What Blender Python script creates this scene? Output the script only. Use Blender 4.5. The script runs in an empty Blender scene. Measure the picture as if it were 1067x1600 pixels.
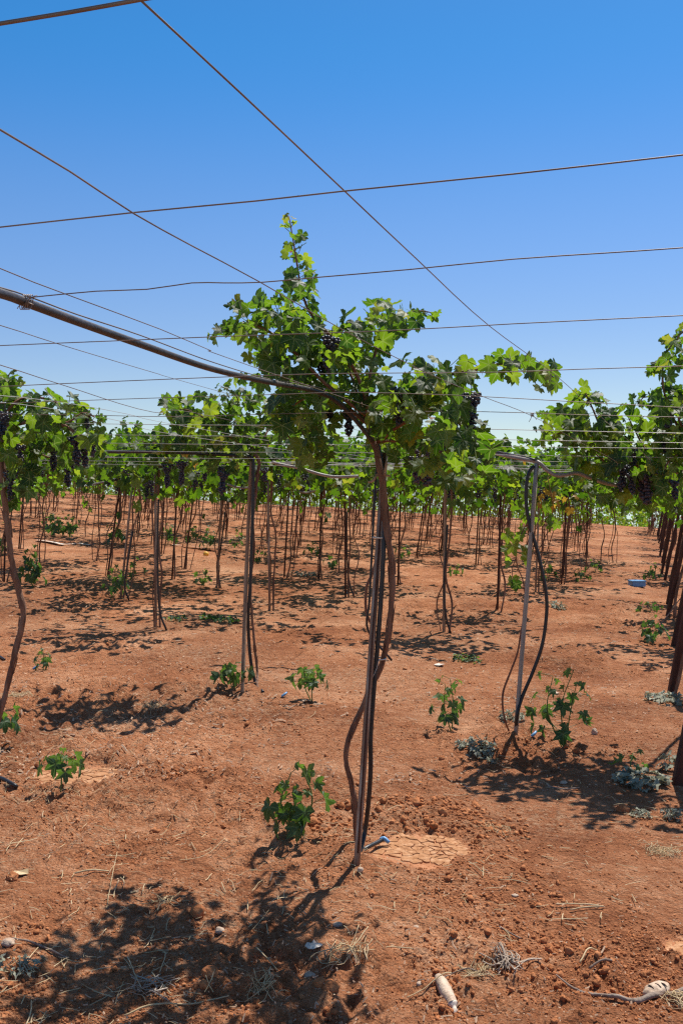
import bpy, math, random
import numpy as np
from mathutils import Vector, noise as mnoise

# ------------------------------------------------------------------ camera, sky, sun, exposure
SC = bpy.context.scene
CAM_H = 1.65
FPX = 1573.0                       # focal length in photo pixels (1067 x 1600)
HORIZON = 765.0
PITCH = math.atan((800.0 - HORIZON) / FPX)
cam_d = bpy.data.cameras.new('camera')
cam_d.sensor_fit = 'VERTICAL'
cam_d.sensor_height = 36.0
cam_d.lens = FPX / 1600.0 * 36.0
cam_d.clip_start = 0.05
cam_d.clip_end = 6000.0
cam = bpy.data.objects.new('camera', cam_d)
cam.location = (0, 0, CAM_H)
cam.rotation_euler = (math.pi / 2 - PITCH, 0, 0)
SC.collection.objects.link(cam)
SC.camera = cam

SUN_DIR = Vector((0.29, 0.46, 1.0)).normalized()       # towards the sun
SUN_EL = math.asin(SUN_DIR.z)
SUN_AZ = math.atan2(SUN_DIR.x, SUN_DIR.y)
sun_d = bpy.data.lights.new('sun', 'SUN')
sun_d.energy = 4.6
sun_d.angle = math.radians(0.5)
sun_d.color = (1.0, 0.955, 0.89)
sun = bpy.data.objects.new('sun', sun_d)
sun.rotation_euler = SUN_DIR.to_track_quat('Z', 'Y').to_euler()
sun.location = (4, 6, 30)
SC.collection.objects.link(sun)

world = bpy.data.worlds.new('World')
SC.world = world
world.use_nodes = True
wn, wl = world.node_tree.nodes, world.node_tree.links
wn.clear()
w_out = wn.new('ShaderNodeOutputWorld')
w_bg = wn.new('ShaderNodeBackground')
w_sky = wn.new('ShaderNodeTexSky')
w_sky.sky_type = 'NISHITA'
w_sky.sun_disc = False
w_sky.sun_elevation = SUN_EL
w_sky.sun_rotation = SUN_AZ
w_sky.altitude = 300
w_sky.air_density = 1.0
w_sky.dust_density = 0.35
w_sky.ozone_density = 3.0
w_tc = wn.new('ShaderNodeTexCoord')
w_sep = wn.new('ShaderNodeSeparateXYZ')
w_max = wn.new('ShaderNodeMath'); w_max.operation = 'MAXIMUM'; w_max.inputs[1].default_value = 0.045
w_com = wn.new('ShaderNodeCombineXYZ')
w_hsv = wn.new('ShaderNodeHueSaturation')
w_rs = wn.new('ShaderNodeFloatCurve')          # clear dry air: deeper blue high up, pale and neutral low down
for _cv, _pts in ((w_rs.mapping.curves[0], ((0, .52), (.10, .59), (.25, .64), (.42, .70), (.6, .6), (1, .45))),):
    _cv.points[0].location = _pts[0]; _cv.points[-1].location = _pts[-1]
    for _p in _pts[1:-1]: _cv.points.new(*_p)
w_rs.mapping.update()
w_rm = wn.new('ShaderNodeMath'); w_rm.operation = 'MULTIPLY'; w_rm.inputs[1].default_value = 2.0
w_rh = wn.new('ShaderNodeMapRange'); w_rh.inputs[1].default_value = .05; w_rh.inputs[2].default_value = .4; w_rh.inputs[3].default_value = .518; w_rh.inputs[4].default_value = .499
wl.new(w_tc.outputs['Generated'], w_sep.inputs[0])
wl.new(w_sep.outputs[0], w_com.inputs[0]); wl.new(w_sep.outputs[1], w_com.inputs[1])
wl.new(w_sep.outputs[2], w_max.inputs[0]); wl.new(w_max.outputs[0], w_com.inputs[2])
wl.new(w_com.outputs[0], w_sky.inputs[0])
wl.new(w_max.outputs[0], w_rs.inputs['Value']); wl.new(w_rs.outputs[0], w_rm.inputs[0]); wl.new(w_rm.outputs[0], w_hsv.inputs['Saturation'])
wl.new(w_max.outputs[0], w_rh.inputs[0]); wl.new(w_rh.outputs[0], w_hsv.inputs['Hue'])
w_rv = wn.new('ShaderNodeFloatCurve'); _cv = w_rv.mapping.curves[0]
_cv.points[0].location = (0, .76); _cv.points[-1].location = (1, .62)
for _p in ((.05, .76), (.13, .79), (.25, .88), (.42, .93), (.62, .74)): _cv.points.new(*_p)
w_rv.mapping.update()
wl.new(w_max.outputs[0], w_rv.inputs['Value']); wl.new(w_rv.outputs[0], w_hsv.inputs['Value'])
wl.new(w_sky.outputs[0], w_hsv.inputs['Color'])
wl.new(w_hsv.outputs[0], w_bg.inputs[0])
w_bg.inputs[1].default_value = 0.105
wl.new(w_bg.outputs[0], w_out.inputs[0])

SC.view_settings.view_transform = 'Standard'
SC.view_settings.look = 'None'
SC.view_settings.exposure = 0.46
SC.view_settings.gamma = 1.0
SC.view_settings.use_curve_mapping = False
SC.render.engine = 'CYCLES'
SC.cycles.use_denoising = False
SC.cycles.max_bounces = 7
SC.cycles.diffuse_bounces = 3
SC.cycles.transmission_bounces = 5
SC.cycles.sample_clamp_indirect = 6.0
SC.cycles.filter_width = 1.3

rng = np.random.default_rng(20240717)
random.seed(5)
COL = SC.collection

# ------------------------------------------------------------------ noise and terrain
_perm = np.random.default_rng(11).random((256, 256))


def vnoise(x, y, s, off=0.0):
    x = np.asarray(x, float) / s + off
    y = np.asarray(y, float) / s + off * 1.7
    xi = np.floor(x).astype(int); yi = np.floor(y).astype(int)
    fx = x - xi; fy = y - yi
    fx = fx * fx * (3 - 2 * fx); fy = fy * fy * (3 - 2 * fy)
    a = _perm[xi & 255, yi & 255]; b = _perm[(xi + 1) & 255, yi & 255]
    c = _perm[xi & 255, (yi + 1) & 255]; d = _perm[(xi + 1) & 255, (yi + 1) & 255]
    return (a * (1 - fx) + b * fx) * (1 - fy) + (c * (1 - fx) + d * fx) * fy - 0.5


def rise(x, y):
    """The field climbs to the left and falls away beyond a crest about 46 m off."""
    x = np.asarray(x, float); y = np.asarray(y, float)
    t = x / np.maximum(y, 1.0)
    s = np.clip(0.76 - 2.7 * t, -0.1, 2.0)
    up = s * np.clip((y - 7.0) / 38.0, 0, 1.05)
    k = np.maximum(0, y - 45.0)
    down = -0.066 * (np.sqrt(k * k + 9.0) - 3.0)
    return up + down


MUD = [(0.345, 4.50, 0.24, 0.235), (-1.52, 5.78, 0.28, 0.22), (1.275, 3.63, 0.10, 0.11)]   # x, y, rx, ry of dried puddles
MUDZ = []
MOUND = []                                                                           # filled as x, y, radius, height


def hbase(x, y):
    x = np.asarray(x, float); y = np.asarray(y, float)
    z = rise(x, y)
    z = z + 0.085 * vnoise(x, y, 2.6, 3.1) + 0.058 * vnoise(x, y, 0.9, 7.7) + 0.036 * vnoise(x, y, 0.38, 21.3)
    for (mx, my, r, h) in MOUND:
        q = ((x - mx) ** 2 + (y - my) ** 2) / (r * r)
        z = z + h * np.exp(-q)
    for k, (mx, my, rx, ry) in enumerate(MUD if MUDZ else []):
        q = np.sqrt(((x - mx) / rx) ** 2 + ((y - my) / ry) ** 2)
        w = np.clip((1.35 - q) / 0.5, 0, 1); w = w * w * (3 - 2 * w)
        rim = 0.014 * np.exp(-((q - 1.45) / 0.25) ** 2)
        z = z * (1 - w) + MUDZ[k] * w + rim
    return z


def mudmask(x, y):
    m = np.zeros_like(np.asarray(x, float)); wob = .5 * vnoise(x, y, .13, 6.0) + .35 * vnoise(x, y, .05, 2.0)
    for (mx, my, rx, ry) in MUD:
        q = np.sqrt(((x - mx) / rx) ** 2 + ((y - my) / ry) ** 2)
        m = np.maximum(m, np.clip((1.12 + wob - q) / 0.4, 0, 1))
    return m


def hfull(x, y):
    x = np.asarray(x, float); y = np.asarray(y, float)
    z = hbase(x, y)
    fade = np.clip(1.25 - y / 26.0, 0.12, 1.0) * (1 - 0.9 * mudmask(x, y))
    rough = np.clip(0.75 + 2.2 * vnoise(x, y, 1.1, 13.0) + 1.2 * vnoise(x, y, .35, 3.0), 0.2, 2.0)
    d = 0.030 * vnoise(x, y, 0.16, 5.5) + 0.026 * np.abs(vnoise(x, y, 0.085, 9.1)) * 2 + 0.021 * vnoise(x, y, 0.042, 2.2) + 0.010 * vnoise(x, y, 0.022, 1.2) * (y < 9)
    return z + d * fade * rough


def hz(x, y):
    return float(hfull(np.array([x]), np.array([y]))[0])


def zwire(x, y):
    """height of the overhead wire plane"""
    a = np.clip((np.asarray(y, float) - 2.2) / 4.6, 0, 1)
    return 1.99 - 0.14 * a + rise(x, y) * np.clip((np.asarray(y, float) - 5) / 5, 0, 1)


CP, SP = math.cos(PITCH), math.sin(PITCH)


def ray(px, py):
    cx = (px - 533.5) / FPX; cy = (800.0 - py) / FPX
    return (cx, CP + cy * SP, -SP + cy * CP)


def W(px, py, d):
    """world point on a sight line at distance d ahead (metres along y)"""
    r = ray(px, py)
    return (r[0] / r[1] * d, d, CAM_H + r[2] / r[1] * d)


def G(px, py):
    """the point where a sight line meets the soil"""
    r = ray(px, py); kx, kz = r[0] / r[1], r[2] / r[1]
    ds = np.geomspace(1.5, 60, 1500)
    zz = CAM_H + kz * ds
    hh = hbase(kx * ds, ds)
    i = np.argmax(zz < hh)
    if not (zz < hh).any():
        i = len(ds) - 1
    d = ds[i]
    return (kx * d, d, hz(kx * d, d))


UX, UY = 0.307, 0.952


def UV(u, v):
    return UX * u + UY * v, UY * u - UX * v


# ------------------------------------------------------------------ mesh building
class Geo:
    def __init__(s):
        s.v = []; s.t = []; s.q = []; s.n = 0; s.tint = []; s.co = []

    def add(s, verts, tris=None, quads=None, tint=0.0, co=None):
        verts = np.asarray(verts, float).reshape(-1, 3)
        m = len(verts)
        if tris is not None and len(tris):
            s.t.append(np.asarray(tris, int).reshape(-1, 3) + s.n)
        if quads is not None and len(quads):
            s.q.append(np.asarray(quads, int).reshape(-1, 4) + s.n)
        s.v.append(verts)
        s.tint.append(np.broadcast_to(np.asarray(tint, float), (m,)))
        s.co.append(np.zeros((m, 3)) if co is None else np.asarray(co, float))
        s.n += m

    def mesh(s, name, mat, base=(0, 0, 0), smooth=True):
        V = np.concatenate(s.v) - np.asarray(base, float)
        T = np.concatenate(s.t) if s.t else np.zeros((0, 3), int)
        Q = np.concatenate(s.q) if s.q else np.zeros((0, 4), int)
        me = bpy.data.meshes.new(name)
        me.vertices.add(len(V)); me.vertices.foreach_set('co', V.astype(np.float32).ravel())
        me.loops.add(T.size + Q.size)
        me.loops.foreach_set('vertex_index', np.concatenate([T.ravel(), Q.ravel()]).astype(np.int32))
        me.polygons.add(len(T) + len(Q))
        st = np.concatenate([np.arange(len(T)) * 3, T.size + np.arange(len(Q)) * 4]).astype(np.int32)
        me.polygons.foreach_set('loop_start', st)
        me.polygons.foreach_set('use_smooth', np.full(len(T) + len(Q), smooth))
        me.update(calc_edges=True)
        a = me.attributes.new('tint', 'FLOAT', 'POINT'); a.data.foreach_set('value', np.concatenate(s.tint).astype(np.float32))
        c = me.attributes.new('leafco', 'FLOAT_VECTOR', 'POINT'); c.data.foreach_set('vector', np.concatenate(s.co).astype(np.float32).ravel())
        me.materials.append(mat)
        return me

    def obj(s, name, mat, parent=None, base=(0, 0, 0), smooth=True):
        o = bpy.data.objects.new(name, s.mesh(name, mat, base, smooth))
        COL.objects.link(o)
        if parent is not None:
            o.parent = parent
        else:
            o.location = base
        return o


def tag(o, label, cat, group=None, kind=None):
    if label: o['label'] = label
    if cat: o['category'] = cat
    if group: o['group'] = group
    if kind: o['kind'] = kind
    return o


def thing(name, base, label, cat, group=None):
    o = bpy.data.objects.new(name, None)
    o.empty_display_size = 0.1
    o.location = base
    COL.objects.link(o)
    return tag(o, label, cat, group)


def copy_tree(root, loc, rz=0.0):
    r = root.copy(); COL.objects.link(r); r.location = loc; r.rotation_euler = (0, 0, rz)
    for ch in list(root.children):
        c = ch.copy(); COL.objects.link(c); c.parent = r
    return r


def smooth_path(pts, step):
    P = np.asarray(pts, float)
    if len(P) == 2:
        n = max(2, int(np.linalg.norm(P[1] - P[0]) / step) + 1)
        return P[0] + (P[1] - P[0]) * np.linspace(0, 1, n)[:, None], np.linspace(0, 1, n)
    E = np.vstack([2 * P[0] - P[1], P, 2 * P[-1] - P[-2]])
    out, tt = [], []
    for i in range(1, len(E) - 2):
        n = max(2, int(np.linalg.norm(E[i + 1] - E[i]) / step) + 1)
        t = np.linspace(0, 1, n, endpoint=False)[:, None]
        a, b, c, d = E[i - 1], E[i], E[i + 1], E[i + 2]
        out.append(0.5 * (2 * b + (c - a) * t + (2 * a - 5 * b + 4 * c - d) * t ** 2 + (3 * b - a - 3 * c + d) * t ** 3))
        tt.append((i - 1 + t[:, 0]) / (len(P) - 1))
    out.append(P[-1:]); tt.append(np.array([1.0]))
    return np.concatenate(out), np.concatenate(tt)


def tube(geo, pts, rad, n=8, step=0.05, gnarl=0.0, ripple=0.0, tint=0.0, caps=True, seed=0, wob=0.0, squash=1.0):
    C, tt = smooth_path(pts, step)
    m = len(C)
    if wob:
        r_ = np.random.default_rng(seed + 3)
        C = C + np.stack([np.convolve(r_.normal(0, wob, m), np.ones(3) / 3, 'same') for _ in range(3)], 1)
    R = np.interp(tt, np.linspace(0, 1, len(rad)), rad) if hasattr(rad, '__len__') else np.full(m, rad)
    T = np.gradient(C, axis=0); T /= np.linalg.norm(T, axis=1)[:, None] + 1e-9
    ref = np.array([0.0, 1.0, 0.0]) if abs(T[0][1]) < 0.9 else np.array([1.0, 0, 0])
    a = np.cross(T[0], ref); a /= np.linalg.norm(a)
    V = np.zeros((m, n, 3))
    ang = np.linspace(0, 2 * math.pi, n, endpoint=False)
    r2 = np.random.default_rng(seed + 17)
    ph = r2.random(4) * 6.28
    for i in range(m):
        a = a - T[i] * np.dot(a, T[i]); a /= np.linalg.norm(a) + 1e-9
        b = np.cross(T[i], a)
        rr = R[i] * np.ones(n)
        if gnarl:
            rr = rr * (1 + gnarl * (np.sin(2 * ang + ph[0] + i * 0.35) * 0.6 + np.sin(3 * ang + ph[1] - i * 0.21) * 0.5 + 0.7 * math.sin(i * 0.9 + ph[2]) * (r2.random() * 0.6 + 0.4)) + r2.normal(0, gnarl * 0.25, n))
        if ripple:
            rr = rr * (1 + ripple * math.sin(i * 2.1))
        V[i] = C[i] + (np.cos(ang) * rr)[:, None] * a * squash + (np.sin(ang) * rr)[:, None] * b
    i0 = np.arange(m - 1)[:, None] * n; j = np.arange(n)[None, :]; j2 = (j + 1) % n
    Q = np.stack([i0 + j, i0 + j2, i0 + n + j2, i0 + n + j], -1).reshape(-1, 4)
    V = V.reshape(-1, 3)
    tris = []
    if caps:
        V = np.vstack([V, C[:1], C[-1:]])
        k = m * n
        tris = [(k, (q + 1) % n, q) for q in range(n)] + [(k + 1, (m - 1) * n + q, (m - 1) * n + (q + 1) % n) for q in range(n)]
    geo.add(V, tris, Q, tint)
    return C


# ------------------------------------------------------------------ materials
def mat_new(name):
    m = bpy.data.materials.new(name); m.use_nodes = True
    nt = m.node_tree; nt.nodes.clear()
    out = nt.nodes.new('ShaderNodeOutputMaterial')
    return m, nt, out


def N(nt, kind, **kw):
    n = nt.nodes.new(kind)
    for k, v in kw.items():
        if k in n.inputs:
            n.inputs[k].default_value = v
        else:
            setattr(n, k, v)
    return n


def ramp(nt, fac, stops):
    r = nt.nodes.new('ShaderNodeValToRGB')
    els = r.color_ramp.elements
    while len(els) > 1: els.remove(els[-1])
    els[0].position = stops[0][0]; els[0].color = (*stops[0][1], 1)
    for p, c in stops[1:]:
        e = els.new(p); e.color = (*c, 1)
    nt.links.new(fac, r.inputs[0])
    return r.outputs[0]


def noise_mat(name, stops, scale=8.0, rough=0.8, bump=0.0, bscale=40.0, stretch=(1, 1, 1), metallic=0.0, spec=0.3, detail=5.0, bdist=0.01):
    m, nt, out = mat_new(name)
    L = nt.links
    tc = N(nt, 'ShaderNodeTexCoord'); mp = N(nt, 'ShaderNodeMapping'); mp.inputs['Scale'].default_value = stretch
    L.new(tc.outputs['Object'], mp.inputs[0])
    nz = N(nt, 'ShaderNodeTexNoise', Scale=scale, Detail=detail, Roughness=0.65); L.new(mp.outputs[0], nz.inputs['Vector'])
    c = ramp(nt, nz.outputs[0], stops)
    b = N(nt, 'ShaderNodeBsdfPrincipled', Roughness=rough, Metallic=metallic)
    b.inputs['Specular IOR Level'].default_value = spec
    L.new(c, b.inputs['Base Color'])
    if bump:
        nb = N(nt, 'ShaderNodeTexNoise', Scale=bscale, Detail=4.0, Roughness=0.6); L.new(mp.outputs[0], nb.inputs['Vector'])
        bp = N(nt, 'ShaderNodeBump', Strength=bump, Distance=bdist); L.new(nb.outputs[0], bp.inputs['Height']); L.new(bp.outputs[0], b.inputs['Normal'])
    L.new(b.outputs[0], out.inputs[0])
    return m


def mathn(nt, op, a, b=None):
    n = nt.nodes.new('ShaderNodeMath'); n.operation = op
    for i, x in enumerate((a, b)):
        if x is None: continue
        if isinstance(x, (int, float)): n.inputs[i].default_value = x
        else: nt.links.new(x, n.inputs[i])
    return n.outputs[0]


def leaf_mat(name, front, back, trans, veins=True, tmix=0.45, rough=0.5, veincol=(0.25, 0.30, 0.12)):
    """front / back / trans: ramps over the per-leaf tint (0..1)"""
    m, nt, out = mat_new(name); L = nt.links
    at = N(nt, 'ShaderNodeAttribute', attribute_name='tint')
    fac = at.outputs['Fac']
    cf, cb, ct = ramp(nt, fac, front), ramp(nt, fac, back), ramp(nt, fac, trans)
    ge = N(nt, 'ShaderNodeNewGeometry')
    mx = N(nt, 'ShaderNodeMix', data_type='RGBA'); L.new(ge.outputs['Backfacing'], mx.inputs[0]); L.new(cf, mx.inputs[6]); L.new(cb, mx.inputs[7])
    base = mx.outputs[2]; tcol = ct
    tc = N(nt, 'ShaderNodeTexCoord')
    nz = N(nt, 'ShaderNodeTexNoise', Scale=38.0, Detail=4.0); L.new(tc.outputs['Object'], nz.inputs['Vector'])
    v = N(nt, 'ShaderNodeMix', data_type='RGBA', blend_type='MULTIPLY'); v.inputs[0].default_value = 1.0
    vr = ramp(nt, nz.outputs[0], [(0.3, (0.72, 0.72, 0.7)), (0.7, (1.2, 1.2, 1.1))])
    L.new(base, v.inputs[6]); L.new(vr, v.inputs[7]); base = v.outputs[2]
    bsdf = N(nt, 'ShaderNodeBsdfPrincipled', Roughness=rough)
    bsdf.inputs['Specular IOR Level'].default_value = 0.32
    if veins:
        co = N(nt, 'ShaderNodeAttribute', attribute_name='leafco')
        sp = N(nt, 'ShaderNodeSeparateXYZ'); L.new(co.outputs['Vector'], sp.inputs[0])
        best = None
        for deg in (0, 52, -52, 107, -107):
            dx, dy = math.sin(math.radians(deg)), math.cos(math.radians(deg))
            along = mathn(nt, 'ADD', mathn(nt, 'MULTIPLY', sp.outputs[0], dx), mathn(nt, 'MULTIPLY', sp.outputs[1], dy))
            perp = mathn(nt, 'ABSOLUTE', mathn(nt, 'SUBTRACT', mathn(nt, 'MULTIPLY', sp.outputs[0], dy), mathn(nt, 'MULTIPLY', sp.outputs[1], dx)))
            pen = mathn(nt, 'ADD', perp, mathn(nt, 'MULTIPLY', mathn(nt, 'LESS_THAN', along, 0.02), 1.0))
            pen = mathn(nt, 'ADD', pen, mathn(nt, 'MULTIPLY', along, 0.012))
            best = pen if best is None else mathn(nt, 'MINIMUM', best, pen)
        vf = N(nt, 'ShaderNodeMapRange'); vf.inputs[1].default_value = 0.014; vf.inputs[2].default_value = 0.038
        vf.inputs[3].default_value = 0.75; vf.inputs[4].default_value = 0.0
        L.new(best, vf.inputs[0])
        m2 = N(nt, 'ShaderNodeMix', data_type='RGBA'); m2.inputs[7].default_value = (*veincol, 1); L.new(vf.outputs[0], m2.inputs[0]); L.new(base, m2.inputs[6]); base = m2.outputs[2]
        m3 = N(nt, 'ShaderNodeMix', data_type='RGBA'); m3.inputs[7].default_value = (veincol[0] * 1.5, veincol[1] * 1.6, veincol[2], 1); L.new(vf.outputs[0], m3.inputs[0]); L.new(tcol, m3.inputs[6]); tcol = m3.outputs[2]
        # quilted blade between the veins
        wv = N(nt, 'ShaderNodeTexNoise', Scale=5.0, Detail=2.0); L.new(co.outputs['Vector'], wv.inputs['Vector'])
        bp = N(nt, 'ShaderNodeBump', Strength=0.25, Distance=0.006); L.new(mathn(nt, 'ADD', wv.outputs[0], mathn(nt, 'MULTIPLY', vf.outputs[0], -0.6)), bp.inputs['Height']); L.new(bp.outputs[0], bsdf.inputs['Normal'])
    L.new(base, bsdf.inputs['Base Color'])
    tr = N(nt, 'ShaderNodeBsdfTranslucent'); L.new(tcol, tr.inputs[0])
    ms = N(nt, 'ShaderNodeMixShader'); ms.inputs[0].default_value = tmix
    L.new(bsdf.outputs[0], ms.inputs[1]); L.new(tr.outputs[0], ms.inputs[2]); L.new(ms.outputs[0], out.inputs[0])
    return m


FRONT = [(0.0, (0.018, 0.046, 0.014)), (0.5, (0.032, 0.072, 0.018)), (0.86, (0.070, 0.12, 0.025)), (0.93, (0.16, 0.19, 0.025)), (0.965, (0.40, 0.22, 0.03)), (1.0, (0.22, 0.07, 0.03))]
BACK = [(0.0, (0.042, 0.070, 0.034)), (0.5, (0.065, 0.098, 0.042)), (0.86, (0.11, 0.155, 0.055)), (0.93, (0.2, 0.23, 0.06)), (0.965, (0.42, 0.27, 0.07)), (1.0, (0.25, 0.12, 0.06))]
TRANS = [(0.0, (0.07, 0.18, 0.006)), (0.5, (0.19, 0.38, 0.008)), (0.86, (0.42, 0.58, 0.02)), (0.93, (0.42, 0.44, 0.03)), (0.965, (0.60, 0.32, 0.03)), (1.0, (0.40, 0.13, 0.04))]
M = {}
M['leaf'] = leaf_mat('vine_leaf', FRONT, BACK, TRANS, True)
M['leaf_far'] = leaf_mat('vine_leaf_far', FRONT, BACK, TRANS, False)
WF = [(0.0, (0.024, 0.060, 0.034)), (0.5, (0.045, 0.092, 0.042)), (1.0, (0.13, 0.18, 0.05))]
WB = [(0.0, (0.06, 0.11, 0.055)), (1.0, (0.13, 0.19, 0.06))]
WT = [(0.0, (0.07, 0.19, 0.02)), (1.0, (0.24, 0.42, 0.03))]
M['weed'] = leaf_mat('weed_leaf', WF, WB, WT, True, 0.35, 0.5, (0.16, 0.24, 0.11))
M['dryweed'] = leaf_mat('grey_weed_leaf', [(0, (0.24, 0.25, 0.19)), (1, (0.48, 0.46, 0.36))], [(0, (0.28, 0.28, 0.22)), (1, (0.5, 0.48, 0.38))], [(0, (0.15, 0.17, 0.1)), (1, (0.25, 0.26, 0.16))], False, 0.2, 0.8)
M['stem'] = noise_mat('green_stem', [(0.3, (0.10, 0.16, 0.03)), (0.7, (0.20, 0.24, 0.06))], 20, 0.6)
M['bark'] = noise_mat('vine_bark', [(0.25, (0.075, 0.036, 0.023)), (0.5, (0.21, 0.11, 0.068)), (0.75, (0.36, 0.22, 0.15))], 26, 0.9, 0.9, 70, (1, 1, 0.14), bdist=0.012)
M['cane'] = noise_mat('vine_cane', [(0.3, (0.14, 0.050, 0.028)), (0.7, (0.30, 0.14, 0.08))], 30, 0.7, 0.4, 90, (1, 1, 0.3))
M['hose'] = noise_mat('black_hose', [(0.3, (0.010, 0.010, 0.011)), (0.7, (0.028, 0.025, 0.024))], 14, 0.42, 0.15, 60, spec=0.5)
M['pipe'] = noise_mat('dusty_pipe', [(0.3, (0.020, 0.015, 0.013)), (0.55, (0.045, 0.034, 0.029)), (0.8, (0.11, 0.08, 0.062))], 18, 0.5, 0.25, 80, (1, 1, 1), spec=0.5)
M['palepipe'] = noise_mat('pale_pipe', [(0.3, (0.20, 0.16, 0.13)), (0.7, (0.36, 0.31, 0.27))], 18, 0.5, 0.2, 60, spec=0.5)
M['galv'] = noise_mat('galvanised_post', [(0.25, (0.12, 0.055, 0.033)), (0.48, (0.22, 0.135, 0.092)), (0.62, (0.36, 0.29, 0.235)), (0.8, (0.46, 0.42, 0.37))], 22, 0.38, 0.2, 50, (1.2, 1.2, 0.12), metallic=0.35, spec=0.5)
M['greypost'] = noise_mat('grey_post', [(0.3, (0.26, 0.22, 0.18)), (0.7, (0.42, 0.38, 0.32))], 16, 0.6, 0.3, 60, (1, 1, 0.2), metallic=0.15)
M['rustpost'] = noise_mat('rusty_post', [(0.3, (0.045, 0.018, 0.012)), (0.7, (0.11, 0.045, 0.028))], 18, 0.75, 0.4, 70, (1, 1, 0.3))
M['wood'] = noise_mat('wood_stake', [(0.3, (0.22, 0.13, 0.075)), (0.7, (0.45, 0.31, 0.20))], 24, 0.8, 0.5, 60, (1, 1, 0.12))
M['wire'] = noise_mat('wire', [(0.35, (0.15, 0.105, 0.078)), (0.65, (0.27, 0.205, 0.16))], 5, 0.5, 0.0, 300, metallic=0.3, spec=0.5)
M['wire2'] = noise_mat('bright_wire', [(0.3, (0.42, 0.40, 0.36)), (0.7, (0.60, 0.58, 0.53))], 5, 0.4, metallic=0.15, spec=0.5)
M['twine'] = noise_mat('jute_twine', [(0.3, (0.30, 0.19, 0.11)), (0.7, (0.50, 0.36, 0.24))], 60, 0.9, 0.5, 200)
M['straw'] = noise_mat('straw', [(0.3, (0.42, 0.28, 0.13)), (0.7, (0.68, 0.53, 0.32))], 12, 0.7)
M['twig'] = noise_mat('grey_twig', [(0.3, (0.13, 0.08, 0.055)), (0.7, (0.38, 0.30, 0.24))], 22, 0.85, 0.5, 90)
M['root'] = noise_mat('white_root', [(0.3, (0.32, 0.23, 0.16)), (0.7, (0.58, 0.47, 0.37))], 22, 0.85, 0.3, 90)
M['stone'] = noise_mat('pale_stone', [(0.3, (0.36, 0.23, 0.15)), (0.7, (0.58, 0.45, 0.34))], 18, 0.85, 0.5, 60)
M['blue'] = noise_mat('blue_plastic', [(0.3, (0.10, 0.28, 0.52)), (0.7, (0.16, 0.36, 0.60))], 6, 0.4, spec=0.5)
M['white'] = noise_mat('pale_scrap', [(0.3, (0.58, 0.46, 0.36)), (0.7, (0.76, 0.68, 0.58))], 18, 0.75, 0.4, 40)
M['cream'] = noise_mat('cream_wrapper', [(0.3, (0.42, 0.27, 0.17)), (0.55, (0.60, 0.44, 0.31)), (0.75, (0.72, 0.58, 0.44))], 26, 0.55, 0.4, 60)
M['yellow'] = noise_mat('yellow_fruit', [(0.3, (0.75, 0.38, 0.05)), (0.7, (0.85, 0.52, 0.08))], 8, 0.5)
M['chip'] = noise_mat('dry_leaf_chip', [(0.3, (0.40, 0.23, 0.14)), (0.7, (0.60, 0.42, 0.28))], 9, 0.9)
M['dark'] = noise_mat('slot_shade', [(0.3, (0.05, 0.03, 0.02)), (0.7, (0.09, 0.05, 0.035))], 8, 0.9)  # dark brown painted as the shade down in the slots


def grape_mat():
    m, nt, out = mat_new('black_grape'); L = nt.links
    at = N(nt, 'ShaderNodeAttribute', attribute_name='tint')
    tc = N(nt, 'ShaderNodeTexCoord'); nz = N(nt, 'ShaderNodeTexNoise', Scale=60.0, Detail=3.0); L.new(tc.outputs['Object'], nz.inputs['Vector'])
    c = ramp(nt, at.outputs['Fac'], [(0.0, (0.010, 0.009, 0.016)), (0.7, (0.022, 0.016, 0.026)), (1.0, (0.075, 0.022, 0.030))])
    bl = N(nt, 'ShaderNodeMix', data_type='RGBA'); bl.inputs[7].default_value = (0.10, 0.105, 0.15, 1)
    mr = N(nt, 'ShaderNodeMapRange'); mr.inputs[1].default_value = 0.45; mr.inputs[2].default_value = 0.75; mr.inputs[3].default_value = 0.1; mr.inputs[4].default_value = 0.7
    L.new(nz.outputs[0], mr.inputs[0]); L.new(mr.outputs[0], bl.inputs[0]); L.new(c, bl.inputs[6])
    b = N(nt, 'ShaderNodeBsdfPrincipled', Roughness=0.45); L.new(bl.outputs[2], b.inputs['Base Color']); L.new(b.outputs[0], out.inputs[0])
    return m


M['grape'] = grape_mat()


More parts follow.
